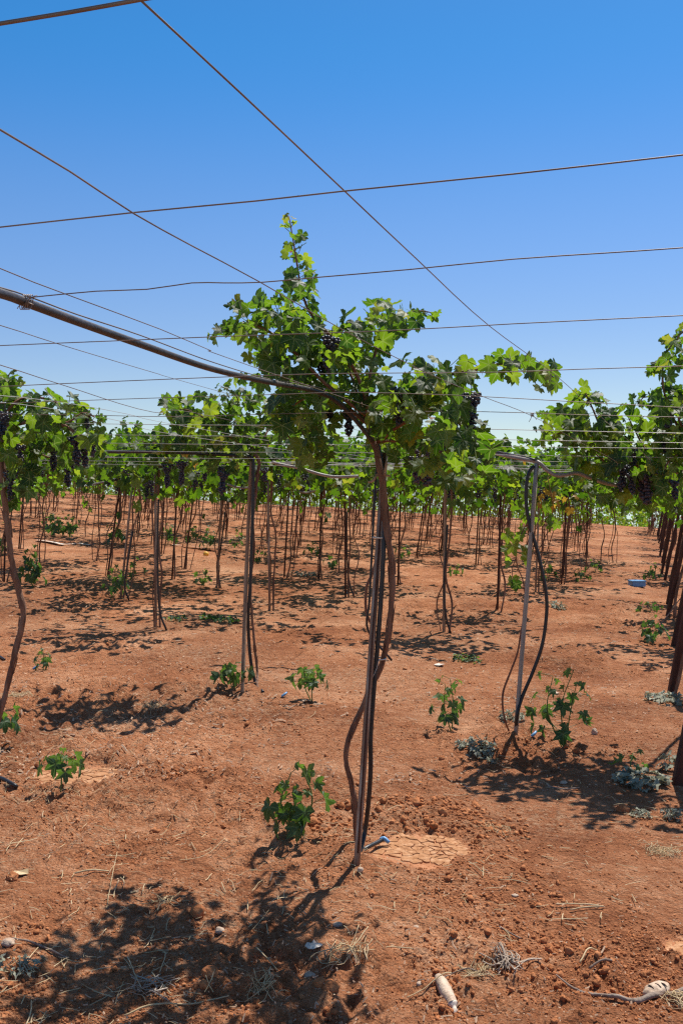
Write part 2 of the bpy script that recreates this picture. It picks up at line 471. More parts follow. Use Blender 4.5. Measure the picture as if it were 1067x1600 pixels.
def soil_mat(name, fine=True, pale=0.0):
    m, nt, out = mat_new(name); L = nt.links
    tc = N(nt, 'ShaderNodeTexCoord')
    o = tc.outputs['Object']
    n1 = N(nt, 'ShaderNodeTexNoise', Scale=0.8, Detail=6.0, Roughness=0.6); L.new(o, n1.inputs['Vector'])
    n2 = N(nt, 'ShaderNodeTexNoise', Scale=9.0, Detail=8.0, Roughness=0.7); L.new(o, n2.inputs['Vector'])
    n3 = N(nt, 'ShaderNodeTexNoise', Scale=120.0, Detail=4.0, Roughness=0.7); L.new(o, n3.inputs['Vector'])
    s = mathn(nt, 'ADD', mathn(nt, 'MULTIPLY', n1.outputs[0], 0.38), mathn(nt, 'ADD', mathn(nt, 'MULTIPLY', n2.outputs[0], 0.30), mathn(nt, 'MULTIPLY', n3.outputs[0], 0.32)))
    c = ramp(nt, s, [(0.37, (0.145, 0.047, 0.019)), (0.44, (0.335, 0.119, 0.049)), (0.51, (0.47, 0.188, 0.083)), (0.59, (0.68, 0.35, 0.19))])
    nl = N(nt, 'ShaderNodeTexNoise', Scale=0.33, Detail=3.0, Roughness=0.55); nl.inputs['Distortion'].default_value = .8; L.new(o, nl.inputs['Vector'])
    big = N(nt, 'ShaderNodeMix', data_type='RGBA', blend_type='MULTIPLY'); big.inputs[0].default_value = 1.0
    L.new(c, big.inputs[6]); L.new(ramp(nt, nl.outputs[0], [(0.36, (0.74, 0.70, 0.69)), (0.50, (0.97, 0.97, 0.98)), (0.64, (1.14, 1.18, 1.22))]), big.inputs[7]); c = big.outputs[2]
    # scattered pale chips of dry leaf and stone
    vo = N(nt, 'ShaderNodeTexVoronoi', Scale=38.0); vo.inputs['Randomness'].default_value = 1.0; L.new(o, vo.inputs['Vector'])
    sepc = N(nt, 'ShaderNodeSeparateColor'); L.new(vo.outputs['Color'], sepc.inputs[0])
    n4 = N(nt, 'ShaderNodeTexNoise', Scale=1.1, Detail=3.0); L.new(o, n4.inputs['Vector'])
    chip = mathn(nt, 'MULTIPLY', mathn(nt, 'LESS_THAN', vo.outputs['Distance'], 0.24), mathn(nt, 'GREATER_THAN', mathn(nt, 'ADD', sepc.outputs[0], mathn(nt, 'MULTIPLY', n4.outputs[0], 0.55)), 1.13))
    mc = N(nt, 'ShaderNodeMix', data_type='RGBA'); mc.inputs[7].default_value = (0.60, 0.40, 0.25, 1)
    L.new(mathn(nt, 'MULTIPLY', chip, 0.8), mc.inputs[0]); L.new(c, mc.inputs[6])
    col = mc.outputs[2]
    # straw coloured litter lying in patches
    n5 = N(nt, 'ShaderNodeTexNoise', Scale=0.55, Detail=5.0, Roughness=0.62); n5.inputs['Distortion'].default_value = 0.6; L.new(o, n5.inputs['Vector'])
    n6 = N(nt, 'ShaderNodeTexNoise', Scale=30.0, Detail=5.0, Roughness=0.8); L.new(o, n6.inputs['Vector'])
    lf = mathn(nt, 'MULTIPLY', ramp(nt, n5.outputs[0], [(0.45, (0, 0, 0)), (0.60, (1, 1, 1))]), ramp(nt, n6.outputs[0], [(0.49, (0, 0, 0)), (0.57, (1, 1, 1))]))
    ml = N(nt, 'ShaderNodeMix', data_type='RGBA'); ml.inputs[7].default_value = (0.56, 0.34, 0.20, 1)
    L.new(mathn(nt, 'MULTIPLY', lf, 0.65), ml.inputs[0]); L.new(col, ml.inputs[6]); col = ml.outputs[2]
    at = N(nt, 'ShaderNodeAttribute', attribute_name='tint')
    mm = N(nt, 'ShaderNodeMix', data_type='RGBA'); mm.inputs[7].default_value = (0.42, 0.20, 0.108, 1)
    L.new(mathn(nt, 'MULTIPLY', at.outputs['Fac'], 0.4), mm.inputs[0]); L.new(col, mm.inputs[6]); col = mm.outputs[2]
    b = N(nt, 'ShaderNodeBsdfPrincipled', Roughness=0.95); b.inputs['Specular IOR Level'].default_value = 0.12
    L.new(col, b.inputs['Base Color'])
    if fine:
        v2 = N(nt, 'ShaderNodeTexVoronoi', Scale=70.0); L.new(o, v2.inputs['Vector'])
        v3 = N(nt, 'ShaderNodeTexVoronoi', Scale=26.0); L.new(o, v3.inputs['Vector'])
        hgt = mathn(nt, 'ADD', mathn(nt, 'MULTIPLY', v2.outputs['Distance'], -0.5), mathn(nt, 'ADD', mathn(nt, 'MULTIPLY', n3.outputs[0], 0.9), mathn(nt, 'MULTIPLY', v3.outputs['Distance'], -0.8)))
        hgt = mathn(nt, 'MULTIPLY', hgt, mathn(nt, 'SUBTRACT', 1.0, mathn(nt, 'MULTIPLY', at.outputs['Fac'], 0.85)))
        bp = N(nt, 'ShaderNodeBump', Strength=1.0, Distance=0.027); L.new(hgt, bp.inputs['Height']); L.new(bp.outputs[0], b.inputs['Normal'])
    L.new(b.outputs[0], out.inputs[0])
    return m


M['soil'] = soil_mat('red_soil')
M['clod'] = noise_mat('soil_clod', [(0.3, (0.27, 0.094, 0.037)), (0.5, (0.43, 0.165, 0.068)), (0.75, (0.58, 0.26, 0.12))], 16, 0.95, 0.7, 90, spec=0.1)
M['mud'] = noise_mat('dry_mud', [(0.3, (0.31, 0.14, 0.063)), (0.5, (0.45, 0.22, 0.105)), (0.7, (0.60, 0.35, 0.20))], 26, 0.9, 0.8, 90, spec=0.1)

# ------------------------------------------------------------------ the ground
_b0 = W(552, 1362, 4.36)
for (mx, my, r, h) in ((0.05, 4.36, 0.16, 0.03), (-0.80, 8.1, 0.4, 0.05), (1.14, 6.6, 0.35, 0.05), (-0.2, 4.75, 0.35, 0.03), (0.55, 4.95, 0.3, 0.045), (0.25, 5.0, 0.25, 0.03)):
    MOUND.append((mx, my, r, h))

_mz = [float(hbase(mx, my)) - 0.018 for (mx, my, rx, ry) in MUD]
MUDZ.extend(_mz)


def build_ground():
    ys = [-8, -5, -3, -1.5, -0.5, 0.3, 0.8, 1.3]
    y = 1.7
    while y < 62:
        ys.append(y); y += 0.0031 * (y + 1.6)
    while y < 3200:
        ys.append(y); y *= 1.07
    ys = np.array(ys)
    ts = np.concatenate([[-4, -2.5, -1.6, -1.1, -0.85, -0.7], np.linspace(-0.56, 0.56, 540), [0.7, 0.85, 1.1, 1.6, 2.5, 4]])
    wy = np.sqrt((np.maximum(ys, 0) + 1.4) ** 2 + 1.0)
    X = ts[None, :] * wy[:, None]
    Y = np.repeat(ys[:, None], len(ts), 1)
    Z = hfull(X, Y)
    n = len(ts)
    V = np.stack([X, Y, Z], -1).reshape(-1, 3)
    i = np.arange(len(ys) - 1)[:, None] * n; j = np.arange(n - 1)[None, :]
    Q = np.stack([i + j, i + j + 1, i + n + j + 1, i + n + j], -1).reshape(-1, 4)
    g = Geo(); g.add(V, None, Q, tint=mudmask(X, Y).ravel())
    o = g.obj('ground', M['soil'])
    tag(o, 'bare red soil of the vineyard with clods and dry litter', 'soil', kind='structure')


build_ground()


def voronoi_plates(cx, cy, rx, ry, n, name, seed, zlev=0.0):
    r = np.random.default_rng(seed)
    S = []
    while len(S) < n:
        p = r.uniform(-1, 1, 2)
        if p @ p < 1.15 and all(np.hypot(*(p - q)) > (0.45 + .8 * abs(p[0])) / math.sqrt(n) for q in S): S.append(p)
        elif r.random() < 0.02: S.append(p)
    S = np.array(S) * (rx, ry)
    g = Geo()
    for k, c in enumerate(S):
        poly = [np.array(p) for p in ((c[0] - rx, c[1] - ry), (c[0] + rx, c[1] - ry), (c[0] + rx, c[1] + ry), (c[0] - rx, c[1] + ry))]
        for q, e in enumerate(S):
            if q == k: continue
            mid = (c + e) / 2; nn = e - c; L_ = np.hypot(*nn); nn = nn / L_
            gap = 0.0005 + 0.0040 * max(0.0, float(vnoise(mid[0] + cx, mid[1] + cy, 0.09, 4.0)) + .12) * 2
            off = mid @ nn - gap
            new = []
            for a, b in zip(poly, poly[1:] + poly[:1]):
                da, db = a @ nn - off, b @ nn - off
                if da <= 0: new.append(a)
                if da * db < 0: new.append(a + (b - a) * da / (da - db))
            poly = new
            if len(poly) < 3: break
        if len(poly) < 3: continue
        # clip to the puddle's uneven outline by dropping far cells
        q0 = np.hypot(c[0] / rx, c[1] / ry)
        if q0 > 0.95 + .9 * float(vnoise(c[0] + cx, c[1] + cy, .12, 6.0)): continue
        # subdivide the sides and roughen
        out = []
        for a, b in zip(poly, poly[1:] + poly[:1]):
            ns = max(1, int(np.hypot(*(b - a)) / 0.025))
            for s_ in range(ns):
                p = a + (b - a) * s_ / ns
                if s_: p = p + r.normal(0, 0.0032, 2)
                L2 = np.hypot(p[0] / rx, p[1] / ry)
                if L2 > 1.08: p = p / L2 * 1.08
                out.append(p)
        P = np.array(out); m = len(P)
        cen = P.mean(0)
        X, Y = P[:, 0] + cx, P[:, 1] + cy
        tilt = r.normal(0, 0.02, 2); dz = r.normal(0, 0.0015)
        base = zlev + 0.004
        q1 = np.clip(np.hypot(P[:, 0] / rx, P[:, 1] / ry), 0, 1.2)
        top = base + dz + (P - cen) @ tilt + 0.001 - 0.02 * np.clip(q1 - 0.65, 0, 1)
        inn = cen + (P - cen) * 0.94
        topi = base + dz + (inn - cen) @ tilt + 0.0022 - 0.02 * np.clip(np.hypot(inn[:, 0] / rx, inn[:, 1] / ry) - 0.65, 0, 1)
        V = np.vstack([np.stack([X, Y, top - 0.022], 1), np.stack([X, Y, top], 1), np.stack([inn[:, 0] + cx, inn[:, 1] + cy, topi], 1), [[cen[0] + cx, cen[1] + cy, base + dz + 0.0015]]])
        a = np.arange(m); b = (a + 1) % m
        Q = np.vstack([np.stack([a, b, m + b, m + a], 1), np.stack([m + a, m + b, 2 * m + b, 2 * m + a], 1)])
        T = np.stack([2 * m + a, 2 * m + b, np.full(m, 3 * m)], 1)
        g.add(V, T, Q)
    return g


for (mx, my, rx, ry), zlev, nn, sd, lab in zip(MUD, MUDZ, (95, 60, 14), (3, 8, 4), ('pale cracked dry mud at the foot of the tall middle post', 'pale cracked dry mud around a drooping seedling', 'small pale cracked mud patch at the right edge')):
    g = voronoi_plates(mx, my, rx, ry, nn, 'cracked_mud', sd, zlev)
    o = g.obj('cracked_mud', M['mud'], smooth=False)
    tag(o, lab, 'dried mud', kind='structure')

# ------------------------------------------------------------------ leaf templates
HALF = [(0, 1.0), (7, .86), (11, .89), (17, .72), (22, .72), (28, .55), (34, .70), (39, .70), (46, .82), (53, .90), (58, .78), (64, .78), (71, .66), (79, .52), (86, .62), (92, .62), (100, .76), (108, .78), (115, .70), (124, .70), (134, .60), (144, .60), (156, .50), (170, .26)]
MIDH = [(0, 1.0), (14, .82), (28, .64), (40, .76), (53, .90), (66, .74), (80, .62), (106, .78), (130, .62), (160, .44)]
LOWH = [(0, 1.0), (30, .7), (54, .9), (100, .74), (150, .5)]


def leaf_tmpl(half, ring):
    full = [(-a, r) for a, r in half[:0:-1]] + list(half)
    a = np.radians([p[0] for p in full]); r = np.array([p[1] for p in full])
    outl = np.stack([r * np.sin(a), r * np.cos(a), np.zeros(len(a))], 1)
    m = len(outl)
    if ring:
        V = np.vstack([[[0, 0, 0]], outl * 0.52, outl])
        k = np.arange(m - 1)
        T = np.stack([np.zeros(m - 1, int), 1 + k + 1, 1 + k], 1)
        Q = np.stack([1 + k, 2 + k, 1 + m + k + 1, 1 + m + k], 1)
        return V, T, Q
    V = np.vstack([[[0, 0, 0]], outl])
    k = np.arange(m - 1)
    return V, np.stack([np.zeros(m - 1, int), 2 + k, 1 + k], 1), np.zeros((0, 4), int)


T_HI, T_MID, T_LOW = leaf_tmpl(HALF, True), leaf_tmpl(MIDH, False), leaf_tmpl(LOWH, False)


def nrm(a):
    return a / (np.linalg.norm(a, axis=-1, keepdims=True) + 1e-9)


def add_leaves(geo, P, S, tip, nor, tint, tmpl, r, curl=1.0):
    V0, T0, Q0 = tmpl
    n = len(P); m = len(V0)
    y = nrm(tip); z = nrm(nor - (nor * y).sum(-1, keepdims=True) * y); x = np.cross(y, z)
    X, Y = V0[:, 0][None], V0[:, 1][None]
    rad = np.hypot(X, Y); ph = np.arctan2(X, Y)
    a = r.normal(-0.20, 0.24, (n, 1)) * curl; b = r.normal(-0.28, 0.2, (n, 1)) * curl; c = r.normal(0.18, 0.24, (n, 1)) * curl
    d = r.normal(0, 0.11, (n, 1)) * curl; p0 = r.uniform(0, 6.28, (n, 1)); e = r.normal(0, 0.13, (n, 1)) * curl
    ax = r.normal(1.0, 0.10, (n, 1)); sk = r.normal(0, 0.08, (n, 1))
    Z = a * X ** 2 + b * Y * np.abs(Y) + c * np.abs(X) + d * np.sin(3 * ph + p0) * rad + e * np.sin(7 * ph + p0 * 2) * rad ** 2 * 0.6
    Xw = X * ax + sk * Y
    L = np.stack([Xw, np.broadcast_to(Y, Xw.shape), Z], -1) * S[:, None, None]
    Wd = P[:, None, :] + L[..., 0:1] * x[:, None] + L[..., 1:2] * y[:, None] + L[..., 2:3] * z[:, None]
    off = (np.arange(n) * m)[:, None, None]
    geo.add(Wd.reshape(-1, 3), (T0[None] + off).reshape(-1, 3) if len(T0) else None, (Q0[None] + off).reshape(-1, 4) if len(Q0) else None,
            np.repeat(tint, m), np.tile(V0, (n, 1)))


def leaf_dirs(n, r, out=None, droop=0.55):
    nor = np.stack([r.normal(0.1, 0.6, n), r.normal(0.1, 0.75, n), np.abs(r.normal(0.65, 0.45, n))], 1)
    tip = np.stack([r.normal(0, 0.6, n), r.normal(-0.1, 0.6, n), r.normal(-droop, 0.4, n)], 1)
    if out is not None: tip = tip + 0.5 * out
    return tip, nor


def tints(n, r, mean=0.45):
    t = np.clip(r.normal(mean, 0.27, n), 0.0, 0.88)
    k = r.random(n)
    t[k > 0.984] = 0.93
    t[k > 0.996] = 0.965
    t[k > 0.9985] = 1.0
    return t


def petioles(geo, P, Q, r0=0.0016):
    """thin leaf stalks from Q (on the cane) to P (leaf base)"""
    for p, q in zip(P, Q):
        d = p - q; L_ = np.linalg.norm(d)
        if L_ < 0.01: continue
        s = np.cross(d, (0.3, 1.0, 0.2)); s /= np.linalg.norm(s) + 1e-9; t = np.cross(d / L_, s)
        V = [q + s * r0, q - s * r0 * .5 + t * r0 * .86, q - s * r0 * .5 - t * r0 * .86, p + s * r0, p - s * r0 * .5 + t * r0 * .86, p - s * r0 * .5 - t * r0 * .86]
        geo.add(V, None, [(0, 1, 4, 3), (1, 2, 5, 4), (2, 0, 3, 5)], 0.9)


# ------------------------------------------------------------------ grape bunches
def ico(sub):
    t = (1 + 5 ** .5) / 2
    V = [(-1, t, 0), (1, t, 0), (-1, -t, 0), (1, -t, 0), (0, -1, t), (0, 1, t), (0, -1, -t), (0, 1, -t), (t, 0, -1), (t, 0, 1), (-t, 0, -1), (-t, 0, 1)]
    F = [(0, 11, 5), (0, 5, 1), (0, 1, 7), (0, 7, 10), (0, 10, 11), (1, 5, 9), (5, 11, 4), (11, 10, 2), (10, 7, 6), (7, 1, 8), (3, 9, 4), (3, 4, 2), (3, 2, 6), (3, 6, 8), (3, 8, 9), (4, 9, 5), (2, 4, 11), (6, 2, 10), (8, 6, 7), (9, 8, 1)]
    V = [np.array(v) / np.linalg.norm(v) for v in V]
    for _ in range(sub):
        cache, F2 = {}, []
        def mid(a, b):
            k = (min(a, b), max(a, b))
            if k not in cache:
                p = V[a] + V[b]; V.append(p / np.linalg.norm(p)); cache[k] = len(V) - 1
            return cache[k]
        for a, b, c in F:
            x, y, z = mid(a, b), mid(b, c), mid(c, a)
            F2 += [(a, x, z), (b, y, x), (c, z, y), (x, y, z)]
        F = F2
    return np.array(V), np.array(F)


ICO0, ICO1, ICO2 = ico(0), ico(1), ico(2)


def bunch_geo(r, L_=0.24, w=0.062, n=70, tm=ICO1, red=0.0, br=0.0115, top=(0, 0, 0)):
    g = Geo()
    P = []
    for i in range(n * 6):
        t = r.random() ** 0.75
        rad = w * (1 - 0.72 * t) * (0.75 + 0.35 * math.sin(t * 9 + 1)) * r.random() ** 0.35
        a = r.random() * 6.283
        p = np.array([math.cos(a) * rad, math.sin(a) * rad, -0.02 - t * L_ + r.normal(0, 0.006)])
        if all(np.linalg.norm(p - q) > br * 1.45 for q in P):
            P.append(p)
        if len(P) >= n: break
    V0, F0 = tm
    for p in P:
        s = br * r.normal(1.0, 0.09)
        g.add(V0 * s * (1, 1, 1.06) + p + np.array(top), F0, None, min(1, max(0, r.random() * 0.65 + red)))
    tube(g, [np.array(top) + (0, 0, 0.04), np.array(top) + (0.004, 0, -0.05)], 0.003, 5, 0.03, tint=1.0)
    return g


_br = np.random.default_rng(77)
BUNCH_NEAR = [bunch_geo(_br, L_, w, n, ICO2).mesh('grape_bunch', M['grape']) for L_, w, n in ((0.21, 0.062, 80), (0.17, 0.055, 62), (0.25, 0.06, 90))]
BUNCH_RED = [bunch_geo(_br, L_, w, n, ICO2, 0.35).mesh('grape_bunch', M['grape']) for L_, w, n in ((0.20, 0.065, 80), (0.16, 0.055, 60))]
BUNCH_FAR = [bunch_geo(_br, L_, w, n, ICO0, 0.0, 0.014).mesh('grape_bunch', M['grape']) for L_, w, n in ((0.24, 0.065, 48), (0.20, 0.055, 38), (0.27, 0.07, 55))]


def hang(me, parent, loc, rz=0.0, s=1.0):
    o = bpy.data.objects.new('grape_bunch', me); COL.objects.link(o)
    o.parent = parent; o.location = loc; o.rotation_euler = (0.1 * math.sin(rz * 3), 0.1 * math.cos(rz * 5), rz); o.scale = (s, s, s)
    return o


# ------------------------------------------------------------------ near vines, cane by cane
def near_vine(name, base, trunk_pts, trunk_r, canes, masses, bunches, label, seed, depth, size=0.0535, trunk_tub=None, extra_tr=None, group=None, dsig=0.27, tmpl=T_HI, mean=0.41):
    r = np.random.default_rng(seed)
    root = thing(name, base, label, 'grape vine', group)
    g = Geo(); tube(g, trunk_pts, [q * .70 for q in trunk_r], 12, 0.02, gnarl=0.11, seed=seed, wob=0.0022)
    for (pp, rr) in (extra_tr or []):
        tube(g, pp, rr, 9, 0.025, gnarl=0.14, seed=seed + 1, wob=0.002)
    Ct, _t = smooth_path(trunk_pts, 0.02)
    for k in range(46):
        i = r.integers(2, len(Ct) - 5); L_ = r.integers(2, 5)
        a = r.random() * 6.283; off = np.array((math.cos(a), math.sin(a), 0)) * np.interp(i / len(Ct), np.linspace(0, 1, len(trunk_r)), trunk_r) * .74
        pts = [Ct[i] + off, Ct[min(i + L_ // 2 + 1, len(Ct) - 1)] + off * 1.12, Ct[min(i + L_ + 1, len(Ct) - 1)] + off * r.uniform(1.0, 1.45)]
        tube(g, pts, [.0035, .003, .001], 4, .02, seed=k)
    g.obj('trunk', M['bark'], root, base)
    fg = Geo()
    for ci, (pts, r0, r1, nl, sz) in enumerate(canes):
        P3 = [W(px, py, depth + dd) for px, py, dd in pts]
        cg = Geo()
        C = tube(cg, P3, [r0, (r0 + r1) * .5, r1], 7, 0.03, gnarl=0.1, seed=seed + ci, wob=0.003)
        cg.obj('cane', M['cane'], root, base)
        if nl:
            idx = np.clip((np.linspace(0.12, 1.0, nl) + r.normal(0, 0.015, nl)) * (len(C) - 1), 0, len(C) - 1).astype(int)
            node = C[idx]
            side = nrm(np.stack([np.where(np.arange(nl) % 2 == 0, 1, -1) * np.abs(r.normal(0.8, 0.3, nl)), r.normal(0, 0.6, nl), r.normal(0.15, 0.5, nl)], 1))
            Lp = r.uniform(0.03, 0.075, (nl, 1)) * sz
            P = node + side * Lp
            tip, nor = leaf_dirs(nl, r, side)
            taper = np.linspace(1.08, 0.62, nl)
            S = size * sz * np.clip(r.normal(0.95, 0.2, nl), 0.5, 1.35) * taper
            petioles(fg, P, node)
            add_leaves(fg, P, S, tip, nor, tints(nl, r, mean + 0.08), tmpl, r)
    for (cx, cy, rx, ry, n, dd, sz) in masses:
        n = int(n * 1.0); a = r.random(n) * 6.283; q = np.sqrt(r.random(n))
        px = cx + rx * q * np.cos(a); py = cy + ry * q * np.sin(a)
        dz = depth + dd + np.clip(r.normal(0, dsig, n), -1.3 * dsig, 2.2 * dsig)
        P = np.array([W(x, y, d) for x, y, d in zip(px, py, dz)])
        ctr = np.array(W(cx, cy, depth + dd))
        out = nrm(P - ctr)
        tip, nor = leaf_dirs(n, r, out * 0.8)
        S = size * sz * np.clip(r.normal(0.95, 0.22, n), 0.45, 1.25)
        q_ = P - nrm(tip) * r.uniform(0.03, 0.06, (n, 1)) + np.stack([np.zeros(n), np.zeros(n), r.uniform(0.0, 0.03, n)], 1)
        petioles(fg, P[q < .5], q_[q < .5])
        add_leaves(fg, P, S, tip, nor, tints(n, r, mean), tmpl, r)
    fg.obj('foliage', M['leaf'], root, base)
    for i, (px, py, dd, kind, s) in enumerate(bunches):
        p = np.array(W(px, py, depth + dd)) - np.array(base) + (0, 0, 0.10 * s)
        lib = BUNCH_RED if kind == 'r' else BUNCH_NEAR
        hang(lib[i % len(lib)], root, p, i * 1.7, s * .74)
    return root


D0 = 4.36
b = G(556, 1318)
main_base = (b[0], b[1], b[2] - 0.02)
tr = [(b[0], b[1], b[2] - 0.04)] + [W(px, py, D0 + dd) for px, py, dd in ((554, 1262, .08), (549, 1225, .07), (541, 1190, .05), (543, 1160, .04), (556, 1125, .04), (568, 1100, .035), (580, 1072, .03), (594, 1048, .02), (601, 1020, 0), (607, 985, -.01), (612, 930, -.02), (612, 885, -.02), (606, 840, -.03), (601, 800, -.03), (596, 750, -.03), (589, 710, -.02), (582, 680, 0), (574, 655, 0.02), (570, 640, 0.02))]
near_vine('grape_vine', main_base, tr, [.015, .016, .017, .017, .016, .018, .020, .021, .0205, .019], [
    (((575, 655, 0), (560, 590, -.05), (520, 530, -.1), (488, 495, -.12), (474, 462, -.12), (464, 415, -.12), (458, 372, -.12), (450, 338, -.1)), .009, .002, 38, .72),
    (((572, 650, 0), (510, 600, -.1), (455, 545, -.12), (405, 510, -.1), (365, 512, -.08), (338, 520, -.06)), .009, .003, 26, .85),
    (((572, 660, 0), (525, 625, .1), (470, 625, .15), (440, 660, .2), (470, 705, .2)), .009, .003, 20, 1.0),
    (((574, 650, 0), (578, 590, .05), (590, 540, .08), (612, 505, .08), (640, 488, .08), (662, 486, .08), (676, 490, .08)), .008, .002, 26, .8),
    (((588, 690, 0), (640, 625, -.15), (690, 592, -.35), (745, 577, -.5), (795, 568, -.62), (835, 575, -.7), (866, 590, -.76)), .009, .002, 30, .95),
    (((590, 690, 0), (640, 655, -.15), (690, 640, -.32), (735, 685, -.42), (765, 735, -.45)), .009, .003, 24, 1.0),
    (((575, 655, 0), (556, 610, .1), (545, 560, .15), (560, 520, .15)), .008, .003, 18, .9),
    (((590, 690, 0), (650, 690, .1), (700, 715, .15), (735, 750, .15)), .008, .003, 20, 1.0),
    (((572, 660, 0.05), (540, 620, .3), (470, 600, .55), (420, 590, .75)), .008, .003, 16, .95),
    (((585, 690, 0.05), (600, 680, .35), (625, 670, .6), (650, 660, .8)), .008, .003, 16, .95),
], [
    (415, 500, 62, 42, 62, -.05, .95), (475, 545, 70, 52, 68, -.05, 1.05), (478, 655, 46, 58, 56, .08, 1.1), (490, 705, 30, 24, 22, .05, 1.1), (742, 700, 26, 38, 14, -.62, 1.0), (700, 735, 50, 22, 12, -.5, .95), (450, 625, 35, 22, 10, .1, 1.0),
    (565, 545, 58, 62, 66, .05, 1.0), (600, 497, 52, 26, 30, .06, .9), (645, 635, 66, 54, 64, -.16, 1.05), (712, 690, 50, 58, 52, -.5, 1.0),
    (700, 590, 42, 34, 32, -.4, .98), (795, 575, 48, 16, 18, -.62, .86), (864, 590, 13, 16, 5, -.74, .78), (655, 700, 42, 36, 20, .05, 1.0),
    (470, 448, 24, 32, 22, -.12, .75), (464, 395, 18, 34, 12, -.12, .6), (453, 345, 8, 12, 3, -.1, .45), (490, 600, 55, 40, 28, .3, 1.0), (628, 600, 40, 40, 14, .3, 1.0), (620, 680, 40, 40, 34, .8, 1.0),
    (345, 522, 12, 12, 4, -.06, .7), (722, 742, 38, 20, 12, -.55, .95), (560, 600, 30, 26, 10, .0, .9), (420, 560, 40, 40, 16, .0, .95),
], [
    (518, 556, -.18, 'b', .9), (500, 575, .05, 'b', .8), (626, 633, -.2, 'b', .8), (736, 648, -.5, 'b', .95), (690, 690, -.45, 'b', .9), (652, 742, -.05, 'r', .85), (667, 736, -.04, 'r', 1.0), (545, 668, .1, 'b', .8), (490, 690, .2, 'r', .8), (515, 640, .1, 'b', .7), (700, 735, .1, 'b', .85),
], 'tall grape vine in the middle with leafy shoot rising into the sky', 41, D0)

# left edge vine
DL = 5.0
bl = (W(-42, 1290, DL)[0], DL, hz(W(-42, 1290, DL)[0], DL))
trl = [(bl[0], bl[1], bl[2] - 0.04)] + [W(px, py, DL) for px, py in ((-18, 1170), (2, 1108), (22, 1030), (35, 975), (36, 945), (25, 905), (17, 870), (15, 840), (10, 800), (6, 770), (4, 735), (2, 710), (-6, 690), (-4, 668))]
near_vine('grape_vine', bl, trl, [.016, .019, .021, .022, .021, .020, .022, .024], [
    (((-4, 672, 0), (25, 663, -.05), (70, 658, -.1), (108, 668, -.12), (128, 690, -.12)), .011, .006, 14, .95),
    (((-4, 672, 0), (20, 630, 0), (60, 620, .1), (110, 640, .1), (150, 660, .05)), .009, .003, 22, .9),
    (((70, 658, -.1), (105, 660, -.1), (128, 645, -.1), (148, 652, -.1)), .005, .003, 4, .8),
    (((-4, 672, 0), (10, 610, .1), (15, 585, .1)), .008, .003, 12, .9),
    (((-4, 680, 0), (40, 700, .1), (90, 720, .15)), .008, .003, 12, .9),
], [
    (20, 622, 40, 34, 30, 0, 1.0), (85, 640, 48, 28, 30, .05, 1.0), (25, 700, 34, 42, 28, .05, 1.0), (95, 690, 48, 34, 34, .1, 1.0), (145, 690, 24, 22, 14, 0, .95),
    (50, 745, 45, 26, 28, .1, .95), (10, 760, 26, 30, 14, .1, .95), (150, 655, 10, 8, 3, -.1, .7), (60, 690, 40, 40, 20, .4, 1.0), (-40, 660, 40, 60, 30, 0, 1.0), (15, 592, 16, 12, 6, .1, .9),
], [
    (8, 668, -.25, 'b', .85), (30, 716, -.05, 'b', .75), (18, 758, -.05, 'b', .75), (120, 706, -.15, 'b', .85), (132, 718, -.1, 'b', .8), (85, 712, .1, 'b', .75), (106, 744, 0.1, 'b', .7), (137, 662, -.1, 'b', .55), (50, 745, .1, 'b', .7), (146, 706, -.1, 'r', .6),
], 'grape vine at the left edge with heavy black bunches and a winding bare trunk', 52, DL)

# right edge, two vines of the leaning row
DR = 6.55
g1 = G(1060, 1100)
br_ = G(1052, 1090)
near_vine('grape_vine', br_, [(br_[0], br_[1], br_[2] - .04), (br_[0] + .13, br_[1], .55), (br_[0] + .22, br_[1] - .05, 1.0), (br_[0] + .32, br_[1] - .2, 1.5), W(1098, 750, DR + .6), W(1070, 738, DR + .2), W(1028, 738, DR)], [.02, .02, .019, .02, .022], [
    (((1030, 740, 0), (985, 722, -.05), (950, 690, -.05), (930, 650, 0), (915, 615, 0), (905, 608, 0)), .010, .003, 30, .95),
    (((1030, 740, 0), (985, 715, .1), (930, 685, .1), (880, 675, .1), (845, 690, .1)), .009, .003, 26, .95),
    (((1030, 740, 0), (960, 730, .2), (920, 700, .3), (880, 660, .3)), .009, .003, 18, .95),
    (((1030, 740, 0), (1000, 690, .1), (980, 650, .1)), .009, .003, 16, .95),
], [
    (880, 668, 42, 30, 36, .05, 1.05), (925, 680, 45, 42, 52, 0, 1.05), (918, 622, 22, 22, 18, 0, 1.0), (970, 672, 42, 36, 44, 0, 1.05), (985, 735, 45, 36, 46, 0, 1.1), (935, 740, 35, 20, 16, .1, 1.0), (1000, 778, 45, 20, 26, .1, 1.0), (960, 765, 25, 20, 12, .1, 1.0), (862, 655, 18, 12, 6, .1, .9), (900, 712, 14, 14, 6, 0, .9),
], [
    (974, 748, -.2, 'b', 1.05), (985, 760, -.25, 'b', 1.0), (1012, 768, -.25, 'r', 1.25), (1002, 765, -.2, 'r', 1.1), (990, 722, -.15, 'b', .9), (1026, 762, -.2, 'r', 1.0), (1040, 690, -.2, 'b', 1.0)
], 'sprawling grape vine right of the grey post with dark red bunches under it', 63, DR, size=.066)
DR2 = 6.25
br2 = G(1064, 1222)
